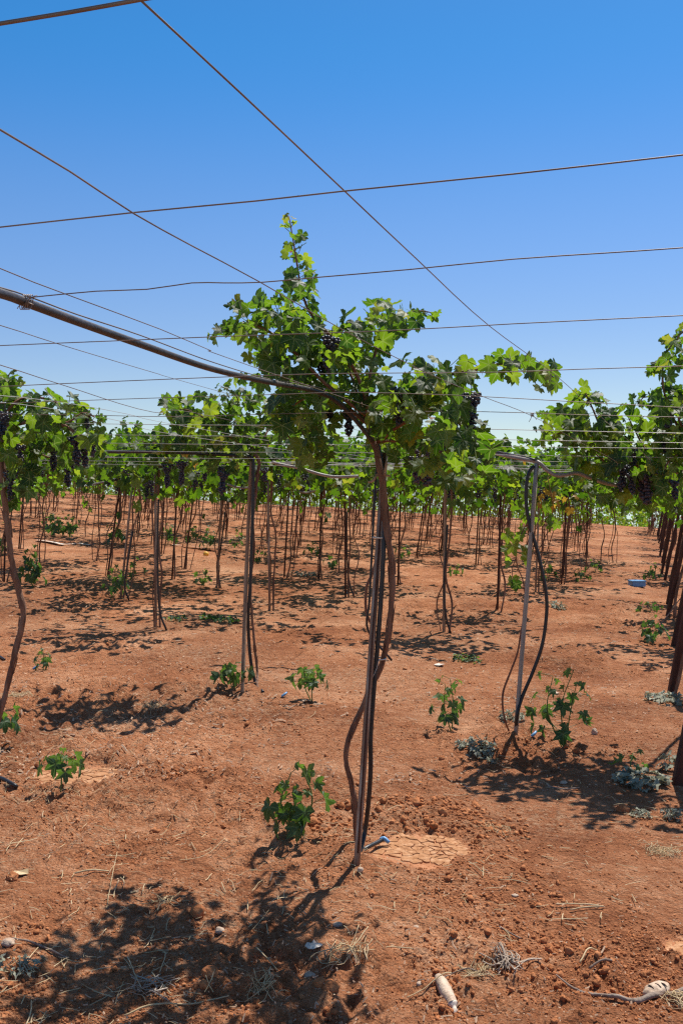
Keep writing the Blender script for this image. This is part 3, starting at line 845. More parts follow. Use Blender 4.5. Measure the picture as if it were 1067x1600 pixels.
near_vine('grape_vine', br2, [(br2[0], br2[1], br2[2] - .04), (br2[0] + .14, br2[1], .55), (br2[0] + .24, br2[1], 1.0), (br2[0] + .34, br2[1] - .05, 1.5), W(1130, 715, DR2), W(1082, 692, DR2)], [.02, .02, .019, .02, .022], [
    (((1080, 700, 0), (1050, 650, .05), (1035, 600, .1), (1040, 555, .1), (1060, 525, .1), (1078, 505, .1)), .009, .003, 38, .85),
    (((1080, 700, 0), (1050, 640, 0), (1010, 620, 0), (995, 632, 0)), .008, .003, 16, .8),
    (((1080, 700, 0), (1045, 720, -.05), (1030, 755, -.05)), .008, .003, 14, 1.0),
], [
    (1038, 600, 26, 44, 36, .08, .95), (1052, 540, 18, 24, 13, .1, .85), (1060, 650, 30, 50, 40, 0, 1.05), (1040, 720, 28, 50, 34, .1, 1.05), (1065, 760, 35, 35, 26, 0, 1.05), (1005, 632, 12, 10, 4, 0, .85), (1110, 650, 40, 80, 40, 0, 1.05), (1085, 560, 14, 40, 10, .1, .9), (1035, 660, 20, 30, 12, .3, 1.0),
], [(1046, 655, -.1, 'b', .9), (1052, 770, -.1, 'b', .9)], 'grape vine at the right edge with one shoot climbing high', 74, DR2, size=.062)

# vine at the square-elbowed pipe, left of the middle
DM = 8.1
bm = G(402, 1086)
near_vine('grape_vine', bm, [(bm[0], bm[1], bm[2] - .03)] + [W(px, py, DM) for px, py in ((402, 1050), (397, 1000), (393, 950), (392, 905), (397, 860), (395, 820), (398, 780), (402, 745), (405, 725), (400, 712), (392, 706))], [.014, .014, .013, .013, .014, .018, .02, .018], [
    (((398, 712, 0), (370, 690, 0), (330, 660, 0), (290, 640, 0), (262, 650, 0)), .010, .003, 26, 1.0),
    (((398, 712, 0), (380, 660, .1), (370, 620, .1), (345, 603, .1)), .009, .003, 22, .95),
    (((398, 712, 0), (420, 670, .2), (435, 640, .2)), .009, .003, 14, 1.0),
    (((398, 712, 0), (340, 700, .2), (280, 695, .3), (220, 690, .3)), .009, .003, 22, 1.0),
], [
    (300, 635, 42, 24, 30, .1, 1.05), (375, 615, 38, 24, 26, .1, 1.05), (410, 640, 28, 26, 24, .1, 1.1), (340, 665, 58, 30, 56, 0, 1.1), (270, 662, 24, 28, 18, .1, 1.0), (245, 695, 45, 18, 24, .2, 1.0), (355, 715, 40, 26, 30, .1, 1.05), (300, 715, 45, 22, 26, .2, 1.05), (385, 690, 20, 25, 12, 0, 1.0)
], [(350, 756, -.1, 'b', 1.15), (346, 745, 0, 'b', .9), (285, 738, 0, 'b', 1.0), (320, 740, .1, 'b', .8), (413, 745, 0.1, 'b', .8), (262, 742, .1, 'b', 1.0)],
    'grape vine growing over the square pipe elbow left of the middle', 85, DM, size=.068, tmpl=T_HI)

# ------------------------------------------------------------------ vines of the field: crowns, trunks, stakes
def crown(seed, n, tmpl, size, spread=0.52, far=False):
    r = np.random.default_rng(seed)
    g = Geo()
    pts, outs = [], []
    nc = 7
    for k in range(nc):
        a = k / nc * 6.283 + r.normal(0, 0.3)
        L_ = r.uniform(0.55, 1.15)
        upv = r.uniform(0.05, 0.42) if k % 3 else r.uniform(0.4, 0.7)
        m = int(n * 0.55 / nc)
        t = r.random(m)
        p = np.stack([np.cos(a) * L_ * t, np.sin(a) * L_ * t, upv * t * 1.5 - (upv + 0.28) * t ** 2 * 1.1], 1)
        p += r.normal(0, 0.075, (m, 3))
        pts.append(p); outs.append(np.tile((math.cos(a), math.sin(a), 0.1), (m, 1)))
    m = n - sum(len(p) for p in pts)
    p = np.stack([r.normal(0, spread * .8, m), r.normal(0, spread * .8, m), r.normal(-0.08, 0.19, m)], 1)
    pts.append(p); outs.append(nrm(p))
    P = np.concatenate(pts); O = np.concatenate(outs)
    tip, nor = leaf_dirs(n, r, O)
    S = size * np.clip(r.normal(1, .22, n), .5, 1.4)
    add_leaves(g, P, S, tip, nor, tints(n, r, 0.36), tmpl, r)
    return g.mesh('foliage', M['leaf_far'])


CROWN_MID = [crown(100 + i, 390, T_MID, .066) for i in range(6)]
CROWN_FAR = [crown(200 + i, 320, T_LOW, .072) for i in range(6)]

# explicit vines: base pixel, pixel x of the head, stake kind, label
MIDV = [
    (246, 981, 246, 'galv', 'vine tied to a grey pipe stake with hose looping off its foot'),
    (189, 936, 214, 'galv', 'vine on a slanting grey stake above two leafy seedlings'),
    (168, 901, 196, 'rust', 'vine on a slanting rusty stake left of a grey one'),
    (148, 876, 158, None, 'slim bare vine just left of the slanting rusty stake'),
    (132, 839, 142, None, 'slender dark vine beyond the seedling row on the left'),
    (119, 822, 126, None, 'far slim vine with yellowing hanging leaves at left'),
    (8, 910, 14, 'rust', 'leaning rusty stake vine behind the winding bare trunk'),
    (30, 858, 44, 'rust', 'slanting vine at far left above the trailing weeds'),
    (340, 919, 352, 'galv', 'twin-stemmed vine with long black bunches left of the elbow pipe post'),
    (288, 890, 312, 'rust', 'curved slanting vine above the yellow fruit'),
    (312, 836, 324, None, 'thin vine beyond the small yellow fruit'),
    (283, 831, 296, None, 'far thin vine right of the pale plastic strip'),
    (424, 955, 421, 'galv', 'vine bowing at the foot of a thin stake right of the elbow pipe post'),
    (445, 903, 456, 'rust', 'double vine behind the thin stake left of the middle post'),
    (460, 872, 472, 'rust', 'vine cluster directly behind the bowed double vine'),
    (408, 859, 416, None, 'vine with kinked foot right beside the square elbow post'),
    (376, 842, 386, None, 'slim vine seen just left of the square elbow post'),
    (434, 838, 446, None, 'far leaning vine in the gap right of the elbow post'),
    (481, 833, 492, None, 'far bundle of leaning stems left of centre'),
    (542, 934, 541, 'rust', 'dark upright vine with side hose just left of the middle post'),
    (527, 894, 534, None, 'leaning stem pair behind the dark upright vine'),
    (523, 866, 532, None, 'distant leaning stem left of the middle post'),
    (623, 915, 629, 'rust', 'looping vine close behind the middle post on its right'),
    (651, 873, 670, 'rust', 'slanted vine bundle right of the middle post'),
    (696, 989, 699, 'wood', 'vine wound round a brown wooden stake with a crooked hose'),
    (744, 883, 752, 'rust', 'straight dark vine beyond the brown wooden stake'),
    (732, 859, 735, None, 'thin vine left of the straight dark one'),
    (564, 841, 570, None, 'distant stems just left of the middle post'),
    (577, 860, 583, None, 'stem half hidden behind the middle post'),
    (665, 850, 676, None, 'far stem bundle behind the slanted vine'),
    (779, 957, 786, 'rust', 'vine with trailing leafy sucker on an iron rod left of the grey post'),
    (838, 926, 846, 'galv', 'vine half hidden behind the black looping hose'),
    (878, 913, 889, 'rust', 'vine behind seedlings with yellow leaves above'),
    (912, 891, 913, None, 'upright vine pair right of the black looping hose'),
    (936, 881, 938, None, 'double stem vine left of the open lane'),
    (955, 879, 958, None, 'last vine before the open lane with the blue box'),
    (768, 856, 772, None, 'far thin vine left of the trailing sucker'),
    (600, 848, 606, None, 'far stems just right of the middle post'),
    (212, 846, 222, None, 'far vine between the slanting stakes at left'),
    (900, 862, 905, None, 'far stem behind the upright vine pair'),
]
EXTRA = [(184, 846, 194), (193, 818, 200), (215, 834, 224), (234, 851, 243), (253, 866, 262), (115, 808, 120), (353, 843, 362), (395, 822, 402), (468, 853, 478), (519, 846, 527), (725, 834, 729), (637, 829, 642), (881, 900, 888), (896, 851, 900), (916, 872, 921), (846, 850, 850), (795, 826, 800), (70, 826, 78), (48, 806, 54), (610, 866, 617), (690, 862, 698), (820, 880, 826), (500, 905, 506), (590, 890, 600), (270, 905, 282), (60, 885, 72)]
MIDV += [(a_, b_, c_, ('rust', None)[k_ % 2], 'slim bare-stemmed vine in the crowded middle rows') for k_, (a_, b_, c_) in enumerate(EXTRA)]
placed = []


def straggle(seed, x0, y0, z0, x1, y1, z1, kink=0.06):
    r = np.random.default_rng(seed)
    P = [(x0, y0, z0 - 0.03)]
    n = 6
    for i in range(1, n):
        t = i / n
        k = kink * (1 - 0.5 * t)
        P.append((x0 + (x1 - x0) * t + r.normal(0, k), y0 + (y1 - y0) * t + r.normal(0, k), z0 + (z1 - z0) * t))
    P.append((x1, y1, z1))
    return P


MATK = {'galv': ('galv', .015), 'rust': ('rustpost', .014), 'wood': ('wood', .018)}
STAKE_WORD = {'galv': 'grey metal', 'rust': 'rusty brown', 'wood': 'brown wooden'}
for i, (bx, by, tx, st, lab) in enumerate(MIDV):
    p = G(bx, by)
    d = p[1]
    zt = float(zwire(p[0], d))
    xt = (tx - 533.5) / FPX * d
    placed.append((p[0], d))
    root = thing('grape_vine', p, lab, 'grape vine', 'slim vines of the middle rows' if 'crowded' in lab else None)
    g = Geo()
    tube(g, straggle(i, p[0] + .03, d, p[2], xt + .03, d, zt, 0.032), [.0125, .011, .011, .014], 7, 0.07, gnarl=.15, seed=i, wob=.004)
    if i % 3 != 1:
        tube(g, straggle(i + 300, p[0] - .04, d + .05, p[2], xt - .02, d, zt, 0.04), [.0075, .007, .008], 6, 0.08, gnarl=.15, seed=i + 9, wob=.004)
    if i % 2: tube(g, straggle(i + 600, p[0] + .10, d - .04, p[2], xt + .07, d, zt, 0.06), [.0075, .007, .008], 6, 0.09, gnarl=.15, seed=i + 19, wob=.004)
    g.obj('trunk', M['bark'], root, p)
    f = bpy.data.objects.new('foliage', CROWN_MID[i % 6] if d < 19 else CROWN_FAR[i % 6]); COL.objects.link(f)
    f.parent = root; f.location = (xt - p[0], 0.0, zt - p[2]); f.rotation_euler = (0, 0, i * 2.4)
    sc_ = 1.03 + 0.2 * ((i * 7) % 5) / 5
    f.scale = (sc_, sc_, sc_)
    rr = np.random.default_rng(900 + i)
    for k in range(4 if d < 19 else 2):
        q = (xt - p[0] + rr.normal(0, .3), rr.normal(-.1, .3), zt - p[2] - rr.uniform(.1, .26))
        hang(BUNCH_FAR[(i + k) % 3], root, q, k * 2.0, rr.uniform(.65, 1.0))
    if st:
        g = Geo(); mk, rad = MATK[st]
        tube(g, [(p[0] - .02, d + .02, p[2] - .15), (xt - .02, d + .02, zt + .02)], rad, 8, 0.4)
        sp_ = (p[0] - .02, d + .02, p[2])
        o = g.obj('vine_stake', M[mk], None, sp_)
        tag(o, STAKE_WORD[st] + ' stake of the ' + lab.replace('vine', 'vine', 1) if len(lab.split()) <= 11 else STAKE_WORD[st] + ' stake of ' + ' '.join(lab.split()[:12]), 'stake', 'stakes of the middle rows' if 'crowded' in lab else None)

# copies further off: one vine of each kind, then a loop
proto_v, proto_s = [], []
for k in range(5):
    root = thing('grape_vine', (0, 0, 0), 'small distant grape vine deep in the rows towards the horizon', 'grape vine', 'distant vines of the field')
    g = Geo()
    lean = (0.30, 0.16, 0.36, 0.05, 0.22)[k]
    tube(g, straggle(700 + k, 0.02, 0, 0, lean, 0, 1.85, .06), [.015, .013, .013, .016], 5, 0.12, gnarl=.15, seed=k, wob=.005)
    tube(g, straggle(750 + k, .10, -.04, 0, lean + .05, 0, 1.8, .08), [.011, .010, .010], 5, .14, gnarl=.15, seed=k + 11, wob=.005)
    tube(g, straggle(720 + k, -0.10, .05, 0, lean - .02, 0, 1.85, .09), [.010, .009, .010], 5, 0.12, gnarl=.15, seed=k + 5, wob=.005)
    g.obj('trunk', M['bark'], root)
    f = bpy.data.objects.new('foliage', CROWN_FAR[k]); COL.objects.link(f); f.parent = root; f.location = (lean, 0, 1.86); f.rotation_euler = (0, 0, k * 1.3)
    for q in range(2):
        hang(BUNCH_FAR[(k + q) % 3], root, (lean + (-.25, .2)[q], -.15, 1.66), q, .95)
    proto_v.append(root)
g = Geo(); tube(g, [(0, 0, -.1), (0.2, 0, 1.87)], .014, 6, 0.5)
proto_stake = g.obj('vine_stake', M['rustpost'])
tag(proto_stake, 'thin distant stake among the far vine stems', 'stake', 'distant stakes of the field')

cand = []
jr = np.random.default_rng(31)
for iv in range(-16, 5):
    for iu in range(4, 27):
        v = iv * 1.66 - 1.35
        u = iu * 2.05 + jr.normal(0, .22) + (iv % 2) * 0.8
        v += jr.normal(0, .12)
        if iv >= 0:
            v = -.6 + iv * 1.4
            if u < 39: continue
        x, y = UV(u, v)
        if y < 17 or y > 47.5 or abs(x / y) > 0.375: continue
        if any((x - a) ** 2 + (y - b_) ** 2 < 1.25 for a, b_ in placed): continue
        if y < 21 and x / y > -0.29: continue
        cand.append((x, y))
first_s = True
used_proto = set()
for i, (x, y) in enumerate(cand):
    k = i % 5
    z = float(hbase(x, y))
    if k not in used_proto:
        o = proto_v[k]; used_proto.add(k); o.location = (x, y, z)
    else:
        o = copy_tree(proto_v[k], (x, y, z))
    s = 0.95 + 0.12 * jr.random(); o.scale = (s, s, s)
    if i % 2 == 0:
        s_ = proto_stake if first_s else proto_stake.copy()
        if not first_s: COL.objects.link(s_)
        first_s = False
        s_.location = (x - .06, y + .03, z); s_.rotation_euler = (0, jr.normal(0, .04), 0)

# the rows beyond the crest, only their tops showing: one leafy mass
r = np.random.default_rng(64)
fg = Geo(); n = 30000
y = r.uniform(47, 120, n); v_ = np.round((r.uniform(-.40, .37, n) * y) / 1.9) * 1.9 + r.normal(0, .35, n)
x = v_ + .32 * (y - 47)
x = np.where(x / y > .40, x - .7 * y, x)
P = np.stack([x, y, hbase(x, y) + 1.80 - np.abs(r.normal(0, .45, n)) + .25 * r.random(n)], 1)
tip, nor = leaf_dirs(n, r)
add_leaves(fg, P, (.09 + .0014 * (y - 47)) * r.uniform(.6, 1.3, n), tip, nor, tints(n, r, .45), T_LOW, r)
tag(fg.obj('far_canopy', M['leaf_far']), 'leafy tops of the vine rows beyond the crest of the field', 'vine rows', kind='stuff')

# ------------------------------------------------------------------ leaning posts and vines of the right-hand row
RIGHT = [(1052, 1228, 'thick dark leaning post at the right edge, nearest of its row'), (1044, 1088, 'dark leaning post above the silvery weed at right, second of its row'), (1049, 1010, 'third dark leaning post of the right row'), (1039, 967, 'leaning post with pale branch crossed at its foot'), (1040, 944, 'leaning post just beyond the one with the pale branch'), (1036, 908, 'leaning post beside the top seedling of the right row'), (1031, 897, 'slim leaning post level with the blue box'),
         (1032, 880, None), (1029, 868, None), (1029, 857, None), (1027, 849, None), (1026, 842, None), (1025, 837, None)]
for i, (bx, by, lab) in enumerate(RIGHT):
    p = G(bx, by)
    h = 1.95; wv = .026 if i < 3 else .021
    lean = (0.44, 0.42, 0.46, 0.50, 0.42, .46, .44)[i % 7]
    g = Geo()
    a = np.array(p); t = np.array((p[0] + lean, p[1] + .12, p[2] + h))
    # an L-section angle iron: two plates
    for (ox, oy, tx_, ty_) in ((0, 0, wv, .006), (-wv + .005, wv, .005, wv)):
        V = []
        for q, zz in ((a - (0, 0, .15), 0), (t, 1)):
            for sx, sy in ((-1, -1), (1, -1), (1, 1), (-1, 1)):
                V.append((q[0] + ox + sx * tx_, q[1] + oy + sy * ty_, q[2]))
        g.add(V, None, [(0, 1, 5, 4), (1, 2, 6, 5), (2, 3, 7, 6), (3, 0, 4, 7), (4, 5, 6, 7), (3, 2, 1, 0)])
    o = g.obj('leaning_post', M['rustpost'], None, p, smooth=False)
    if lab: tag(o, lab, 'post', 'leaning posts of the right row')
    else: tag(o, 'small far leaning post down the right-hand row', 'post', 'leaning posts of the right row')
    if i >= 2:
        root = thing('grape_vine', p, None, 'grape vine', 'vines of the right row')
        root['label'] = ('vine with crown hanging over the third leaning post', 'vine climbing the leaning post by the pale branch', 'vine just past the pale branch in the right row', 'vine above the topmost right-hand seedling', 'vine over the slim leaning post by the blue box')[i - 2] if i < 7 else 'far vine at the end of the right-hand leaning row'
        g = Geo(); tube(g, straggle(840 + i, p[0] + .1, p[1] - .05, p[2], t[0] + .05, t[1] - .05, t[2] - .05, .04), [.022, .018, .02], 6, .08, gnarl=.15, seed=i, wob=.004)
        g.obj('trunk', M['bark'], root, p)
        f = bpy.data.objects.new('foliage', (CROWN_MID if i < 5 else CROWN_FAR)[i % 6]); COL.objects.link(f); f.parent = root
        f.location = (t[0] - p[0] - 0.1, 0.1, h - .12); f.rotation_euler = (0, 0, i * 1.9)
        for k in range(3):
            hang(BUNCH_FAR[(i + k) % 3], root, (t[0] - p[0] + (-.3, .1, -.1)[k], (-.2, .1, .2)[k], h - .32), k, 1.1)

# ------------------------------------------------------------------ the three near posts with hoses and pipes
pb = G(552, 1362)
root = thing('trellis_post', pb, 'tall grey metal post holding the middle vine, leaning slightly right', 'post')
g = Geo()
topm = np.array(W(601, 708, D0 + .06)); bot = np.array((pb[0], pb[1], pb[2] - .2))
tube(g, [bot, topm], .0138, 14, .12)
g.obj('shaft', M['galv'], root, pb)
g = Geo()
q0 = bot + (topm - bot) * .13; q1 = topm
tube(g, [q0 + np.array((.001, -.0138, 0)), q1 + np.array((.001, -.0138, 0))], .0036, 6, .3)
g.obj('seam_rib', M['rustpost'], root, pb)

pb2 = G(378, 1086)
root = thing('trellis_post', pb2, 'tan wooden post standing under the square black pipe elbow', 'post')
g = Geo(); tube(g, [(pb2[0], pb2[1], pb2[2] - .15), W(385, 900, DM), W(393, 716, DM)], [.0155, .016, .0155], 12, .1, gnarl=.03, seed=4)
g.obj('shaft', M['wood'], root, pb2)

DP = 6.65
pb3 = G(803, 1156)
root = thing('trellis_post', pb3, 'pale grey slim post with a black hose looping beside it', 'post')
g = Geo(); tube(g, [(pb3[0], pb3[1], pb3[2] - .15), W(838, 724, pb3[1])], .0145, 4, .3)
g.obj('shaft', M['greypost'], root, pb3)
DP = pb3[1]


def hose(name, pts, rad, mat, label, cat, n=10, step=.03, base=None, ripple=0.0):
    base = tuple(pts[0]) if base is None else base
    g = Geo(); tube(g, pts, rad, n, step, ripple=ripple)
    o = g.obj(name, M[mat], None, base)
    tag(o, label, cat)
    return o


def gpts(lst, lift=0.008):
    out = []
    for px, py in lst:
        p = G(px, py); out.append((p[0], p[1], p[2] + lift))
    return out


e = G(559, 1340)
hose('irrigation_hose', [(e[0], e[1], e[2] - .02)] + [W(px, py, D0 + dd) for px, py, dd in ((570, 1300, -.0), (576, 1250, -.03), (579, 1200, -.04), (579, 1150, -.04), (583, 1090, -.035), (588, 1030, -.03), (592, 980, -.03), (596, 920, -.03), (599, 860, -.03), (600, 810, -.01), (599, 770, .02), (596, 730, .035), (590, 695, .04), (578, 672, .02))], .0102, 'hose', 'thick black hose running down the grey middle post', 'hose')
e = G(578, 1062)
hose('irrigation_hose', [(e[0] - .02, D0 + .08, W(576, 1032, D0 + .08)[2])] + [W(px, py, D0 + dd) for px, py, dd in ((575, 985, .06), (577, 940, .05), (580, 880, .05), (583, 820, .05), (586, 760, .06), (590, 715, .06))], .005, 'hose', 'thin black tube on the left side of the middle post', 'hose')
hose('dry_cane', [W(px, py, D0 + .1) for px, py in ((580, 975), (573, 960), (571, 940), (573, 915), (580, 900), (586, 880))], .006, 'cane', 'short bowed brown cane left of the middle post', 'cane')
hose('water_pipe', [W(px, py, d) for px, py, d in ((-260, 400, 1.3), (-130, 425, 1.6), (0, 458, 1.95), (45, 474, 2.08), (120, 502, 2.3), (220, 538, 2.68), (330, 576, 3.2), (420, 597, 3.7), (485, 609, 4.05), (520, 623, 4.2), (545, 645, 4.28), (565, 668, 4.32), (582, 690, 4.34))], .0098, 'pipe', 'thick dusty dark pipe sweeping down from the left sky to the middle vine', 'pipe', 14)
hose('pipe_wire', [W(px, py, d) for px, py, d in ((-260, 391, 1.3), (-130, 417, 1.6), (0, 449, 1.95), (45, 463, 2.08), (120, 491, 2.3), (220, 524, 2.68), (330, 565, 3.2), (420, 592, 3.7), (470, 600, 4.0), (560, 618, 4.4), (640, 640, 4.7))], .0017, 'wire', 'rusty wire strung right along the top of the thick dusty pipe', 'wire', 6, .1)
# pipe at the square elbow and its hose down the post
hose('water_pipe', [W(px, py, DM + dd) for px, py, dd in ((170, 706, .1), (230, 706, .05), (300, 708, 0), (360, 711, -.02), (388, 713, -.03), (394.5, 716, -.03), (396, 722, -.03), (396, 740, -.03), (395, 800, -.03), (393, 860, -.03), (391, 920, -.03), (388, 960, -.02), (389, 1000, -.0), (393, 1040, .0), (400, 1068, 0))] + [G(411, 1085)], .0135, 'hose', 'black pipe bent square over the tan post and running to the ground', 'pipe', 10)
hose('irrigation_hose', [W(px, py, DP + dd) for px, py, dd in ((834, 728, 0), (826, 738, .0), (822, 760, 0), (822, 790, 0), (828, 825, 0), (836, 850, 0), (846, 890, 0), (853, 930, 0), (853, 965, 0), (846, 1010, 0), (832, 1050, 0), (815, 1090, 0), (807, 1120, -.02))] + [(G(806, 1154)[0], G(806, 1154)[1], G(806, 1154)[2] - .02)], .0115, 'hose', 'black hose looping out in a wide bow from the pale grey post', 'hose')
hose('water_pipe', [W(px, py, DP + dd) for px, py, dd in ((760, 705, .5), (790, 712, .25), (815, 717, .1), (840, 722, 0.0), (852, 733, -.02), (866, 742, -.02), (882, 742, 0), (900, 739, .05), (920, 746, .1), (955, 757, .2), (1000, 760, .3))], .013, 'palepipe', 'pale wavy pipe lying over the top of the slim grey post', 'pipe', 10)
hose('irrigation_hose', [W(px, py, DP + dd) for px, py, dd in ((757, 703, .5), (790, 709, .25), (818, 714, .1), (836, 719, 0))], .009, 'pipe', 'dark short tube beside the wavy pipe meeting the slim grey post', 'hose', 8)
e = G(797, 1148)
hose('dry_cane', [(e[0], e[1], e[2] - .02)] + [W(px, py, DP + .05) for px, py in ((790, 1130), (785, 1105), (786, 1080), (797, 1050), (808, 1020), (814, 985), (822, 950), (826, 930))], [.006, .007, .006, .005], 'cane', 'thin bowed brown cane left of the slim grey post', 'cane', 7)
hose('water_pipe', [W(px, py, 9.6) for px, py in ((425, 722), (440, 726), (470, 732), (500, 741), (525, 745), (560, 744))], .014, 'palepipe', 'pale grey pipe sagging left of the middle vine below its leaves', 'pipe')
for pts, d, lab in ((((145, 757), (170, 752), (200, 746), (240, 744)), 14, 'pale pipe sagging under the leaves at far left'), (((355, 757), (375, 762), (395, 762)), 13, 'short pale pipe left of the elbow post'), (((460, 766), (480, 770), (500, 764)), 15, 'short pale pipe sagging left of the middle post'), (((190, 742), (210, 739), (235, 737)), 15, 'pale straight pipe end under the left canopy')):
    hose('water_pipe', [W(px, py, d) for px, py in pts], .014, 'palepipe', lab, 'pipe')
for (bx, by, lst, lab) in ((261, 986, ((250, 955), (247, 900), (247, 830), (248, 780)), 'black hose curling off the foot of the left grey stake'), (704, 990, ((697, 965), (693, 920), (696, 870), (699, 820)), 'black hose crooked at the foot of the wooden stake'), (553, 934, ((545, 905), (542, 860), (542, 800)), 'black hose beside the dark upright vine left of the middle'), (202, 938, ((195, 915), (200, 880), (208, 830)), 'black hose beside the slanting grey stake'), (345, 919, ((341, 890), (346, 850), (352, 800)), 'black hose on the vine with twin stems left of the elbow post')):
    p = G(bx, by)
    hose('irrigation_hose', [p] + [W(px, py, p[1]) for px, py in lst], .011, 'hose', lab, 'hose', 7, .06)

# ties
def tie(px, py, d, w, h, mat, label, tails=True, seed=0):
    r = np.random.default_rng(seed)
    g = Geo(); c = np.array(W(px, py, d))
    for k in range(3):
        a = np.linspace(0, 6.283, 13)
        pts = [c + np.array((math.cos(t) * w, math.sin(t) * .032, (k - 1) * h + r.normal(0, h * .3))) for t in a]
        tube(g, pts, .0024, 5, .02)
    if tails:
        tube(g, [c + (-w, -.03, 0), c + (-w - .015, -.035, -.022), c + (-w - .035, -.03, -.03)], [.004, .007, .005], 6, .01)
        tube(g, [c + (w * .1, -.034, 0), c + (w * .35, -.04, .03), c + (w * .5, -.036, .062)], [.004, .006, .004], 6, .01)
    o = g.obj('twine_tie', M[mat], None, tuple(c)); tag(o, label, 'twine')


tie(598, 743, D0, .029, .003, 'twine', 'jute strip knotted round the middle post and trunk below the leaves', True, 1)
tie(594, 840, D0, .032, .001, 'wire2', 'pale thin string round the middle post and hose at mid height', False, 2)
tie(591, 1029, D0, .034, .001, 'wire2', 'pale string round the middle post where trunk and hose meet', False, 3)
g = Geo(); tube(g, [W(592, 1030, D0 - .04), W(588, 1045, D0 - .04), W(582, 1058, D0 - .04), W(575, 1067, D0 - .03)], .0016, 5, .02)
tag(g.obj('twine_end', M['wire2'], None, W(592, 1030, D0 - .04)), 'loose pale string end hanging at the lower tie', 'twine')
g = Geo()
c = np.array(W(42, 472, 2.06))
for k in range(5):
    a = np.linspace(0, 6.283, 12)
    tube(g, [c + np.array(((k - 2) * .004 + .3 * .013 * math.cos(t), math.sin(t) * .013, math.cos(t) * .015)) for t in a], .0010, 5, .01)
for tl in ((-.02, -.01, .012), (.018, -.012, -.008), (-.014, -.015, -.016), (.025, -.01, .012)):
    tube(g, [c, c + np.array(tl) * .6 + (0, -.008, 0), c + np.array(tl)], .0009, 4, .01)
tag(g.obj('wire_knot', M['wire'], None, tuple(c)), 'tangle of wire lashing the dusty pipe near the left edge', 'wire knot')

# ------------------------------------------------------------------ overhead wires
def wire(pts, rad, label, group, mat='wire', sag=0.0):
    g = Geo(); tube(g, pts, rad * .86, 6, .25)
    mid = pts[len(pts) // 2]
    o = g.obj('trellis_wire', M[mat], None, tuple(mid))
    return tag(o, label, 'wire', group)


def cross(pix, d, rad, label, mat='wire', tilt=None):
    """a wire across the rows through the given pixels; its depth grows to the left as the grid is turned"""
    pts = []
    for px, py in pix:
        k = (px - 533.5) / FPX
        # the line through (0, d) along (UY, -UX): x = UY*s, y = d - UX*s*0.68
        s = k * d / (UY + k * UX * 0.68)
        pts.append(W(px, py, d - UX * .68 * s))
    e0 = np.array(pts[0]) - np.array(pts[1]); e1 = np.array(pts[-1]) - np.array(pts[-2])
    e0[2] *= .3; e1[2] *= .3
    n0, n1 = int(5 / np.linalg.norm(e0)) + 1, int(5 / np.linalg.norm(e1)) + 1
    head = [] if 'tied to the dusty pipe' in label else [tuple(np.array(pts[0]) + e0 * k) for k in range(n0, 0, -1)]
    pts = head + pts + [tuple(np.array(pts[-1]) + e1 * k) for k in range(1, n1 + 1)]
    return wire(pts, rad, label, 'wires across the rows', mat)


A0 = cross(((-300, 84), (-120, 57), (0, 37), (110, 19), (222, -1), (420, -36), (800, -105)), .72, .0021, 'thick twisted wire cutting the top left corner of the sky')
cross(((-250, 382), (0, 355), (210, 332), (400, 314), (533, 299), (800, 272), (1067, 242), (1250, 220)), 1.13, .0011, 'highest long wire crossing the whole open sky')
cross(((45, 465), (150, 455), (230, 452), (300, 442), (350, 442), (410, 441), (500, 433), (640, 421), (800, 405), (950, 395), (1067, 387), (1250, 372)), 1.68, .0012, 'wavy wire tied to the dusty pipe, second long one in the sky')
cross(((-100, 546), (0, 540), (170, 533), (340, 526), (600, 517), (800, 506), (1067, 493), (1250, 483)), 2.25, .0013, 'third wire down, passing the top of the right arching shoot')
cross(((-100, 608), (20, 603), (200, 595), (500, 584), (760, 582), (900, 577), (1067, 572), (1250, 565)), 2.8, .0014, 'wire crossing the right arching shoot of the middle vine')
cross(((-60, 632), (121, 626), (300, 620), (445, 616), (540, 613), (700, 617), (886, 627), (1067, 637), (1200, 645)), 3.4, .0014, 'wire sagging to the right just below the arching shoot')
wa = cross(((-60, 646), (157, 649), (280, 651), (500, 645), (743, 643), (900, 648), (1067, 652), (1200, 657)), 4.0, .0015, 'wire with a knot right of the middle vine')
g = Geo()
c = np.array(W(831, 648, 3.72))
for k in range(3):
    tube(g, [c + np.array(((k - 1) * .003 + .004 * math.sin(t), .005 * math.sin(t), .006 * math.cos(t))) for t in np.linspace(0, 6.283, 9)], .0012, 5, .01)
tube(g, [c, c + (-.006, 0, -.016), c + (-.012, 0, -.026)], .0011, 4, .01); tube(g, [c, c + (.012, 0, -.012), c + (.016, 0, -.018)], .0011, 4, .01)
g.obj('knot', M['wire'], wa, tuple(wa.location))
names = ['first', 'second', 'third', 'fourth', 'fifth', 'sixth', 'seventh']
for k, (pl, pr, d) in enumerate(((664, 677, 4.6), (681, 692, 5.2), (694, 701, 5.9), (706, 715, 6.6), (716, 724, 7.3), (722, 731, 8.1), (727, 737, 9.0))):
    cross(((-60, pl - 4), (300, pl), (533, pl + 1), (760, (pl + pr) / 2), (1067, pr), (1200, pr + 2)), d, .0016, names[k] + ' wire below the knotted one, above the slim grey post', 'wire2')
for k in range(14):
    u = 10.2 + k * 1.25
    pts = []
    for v in np.linspace(-9 - k * .5, 1.8, 9):
        x, y = UV(u, v); pts.append((x, y, float(zwire(x, y)) + .02 * math.sin(v * 2 + k)))
    wire(pts, .0030, 'fine far cross wire in the dense band over the field', 'far cross wires', 'wire2')


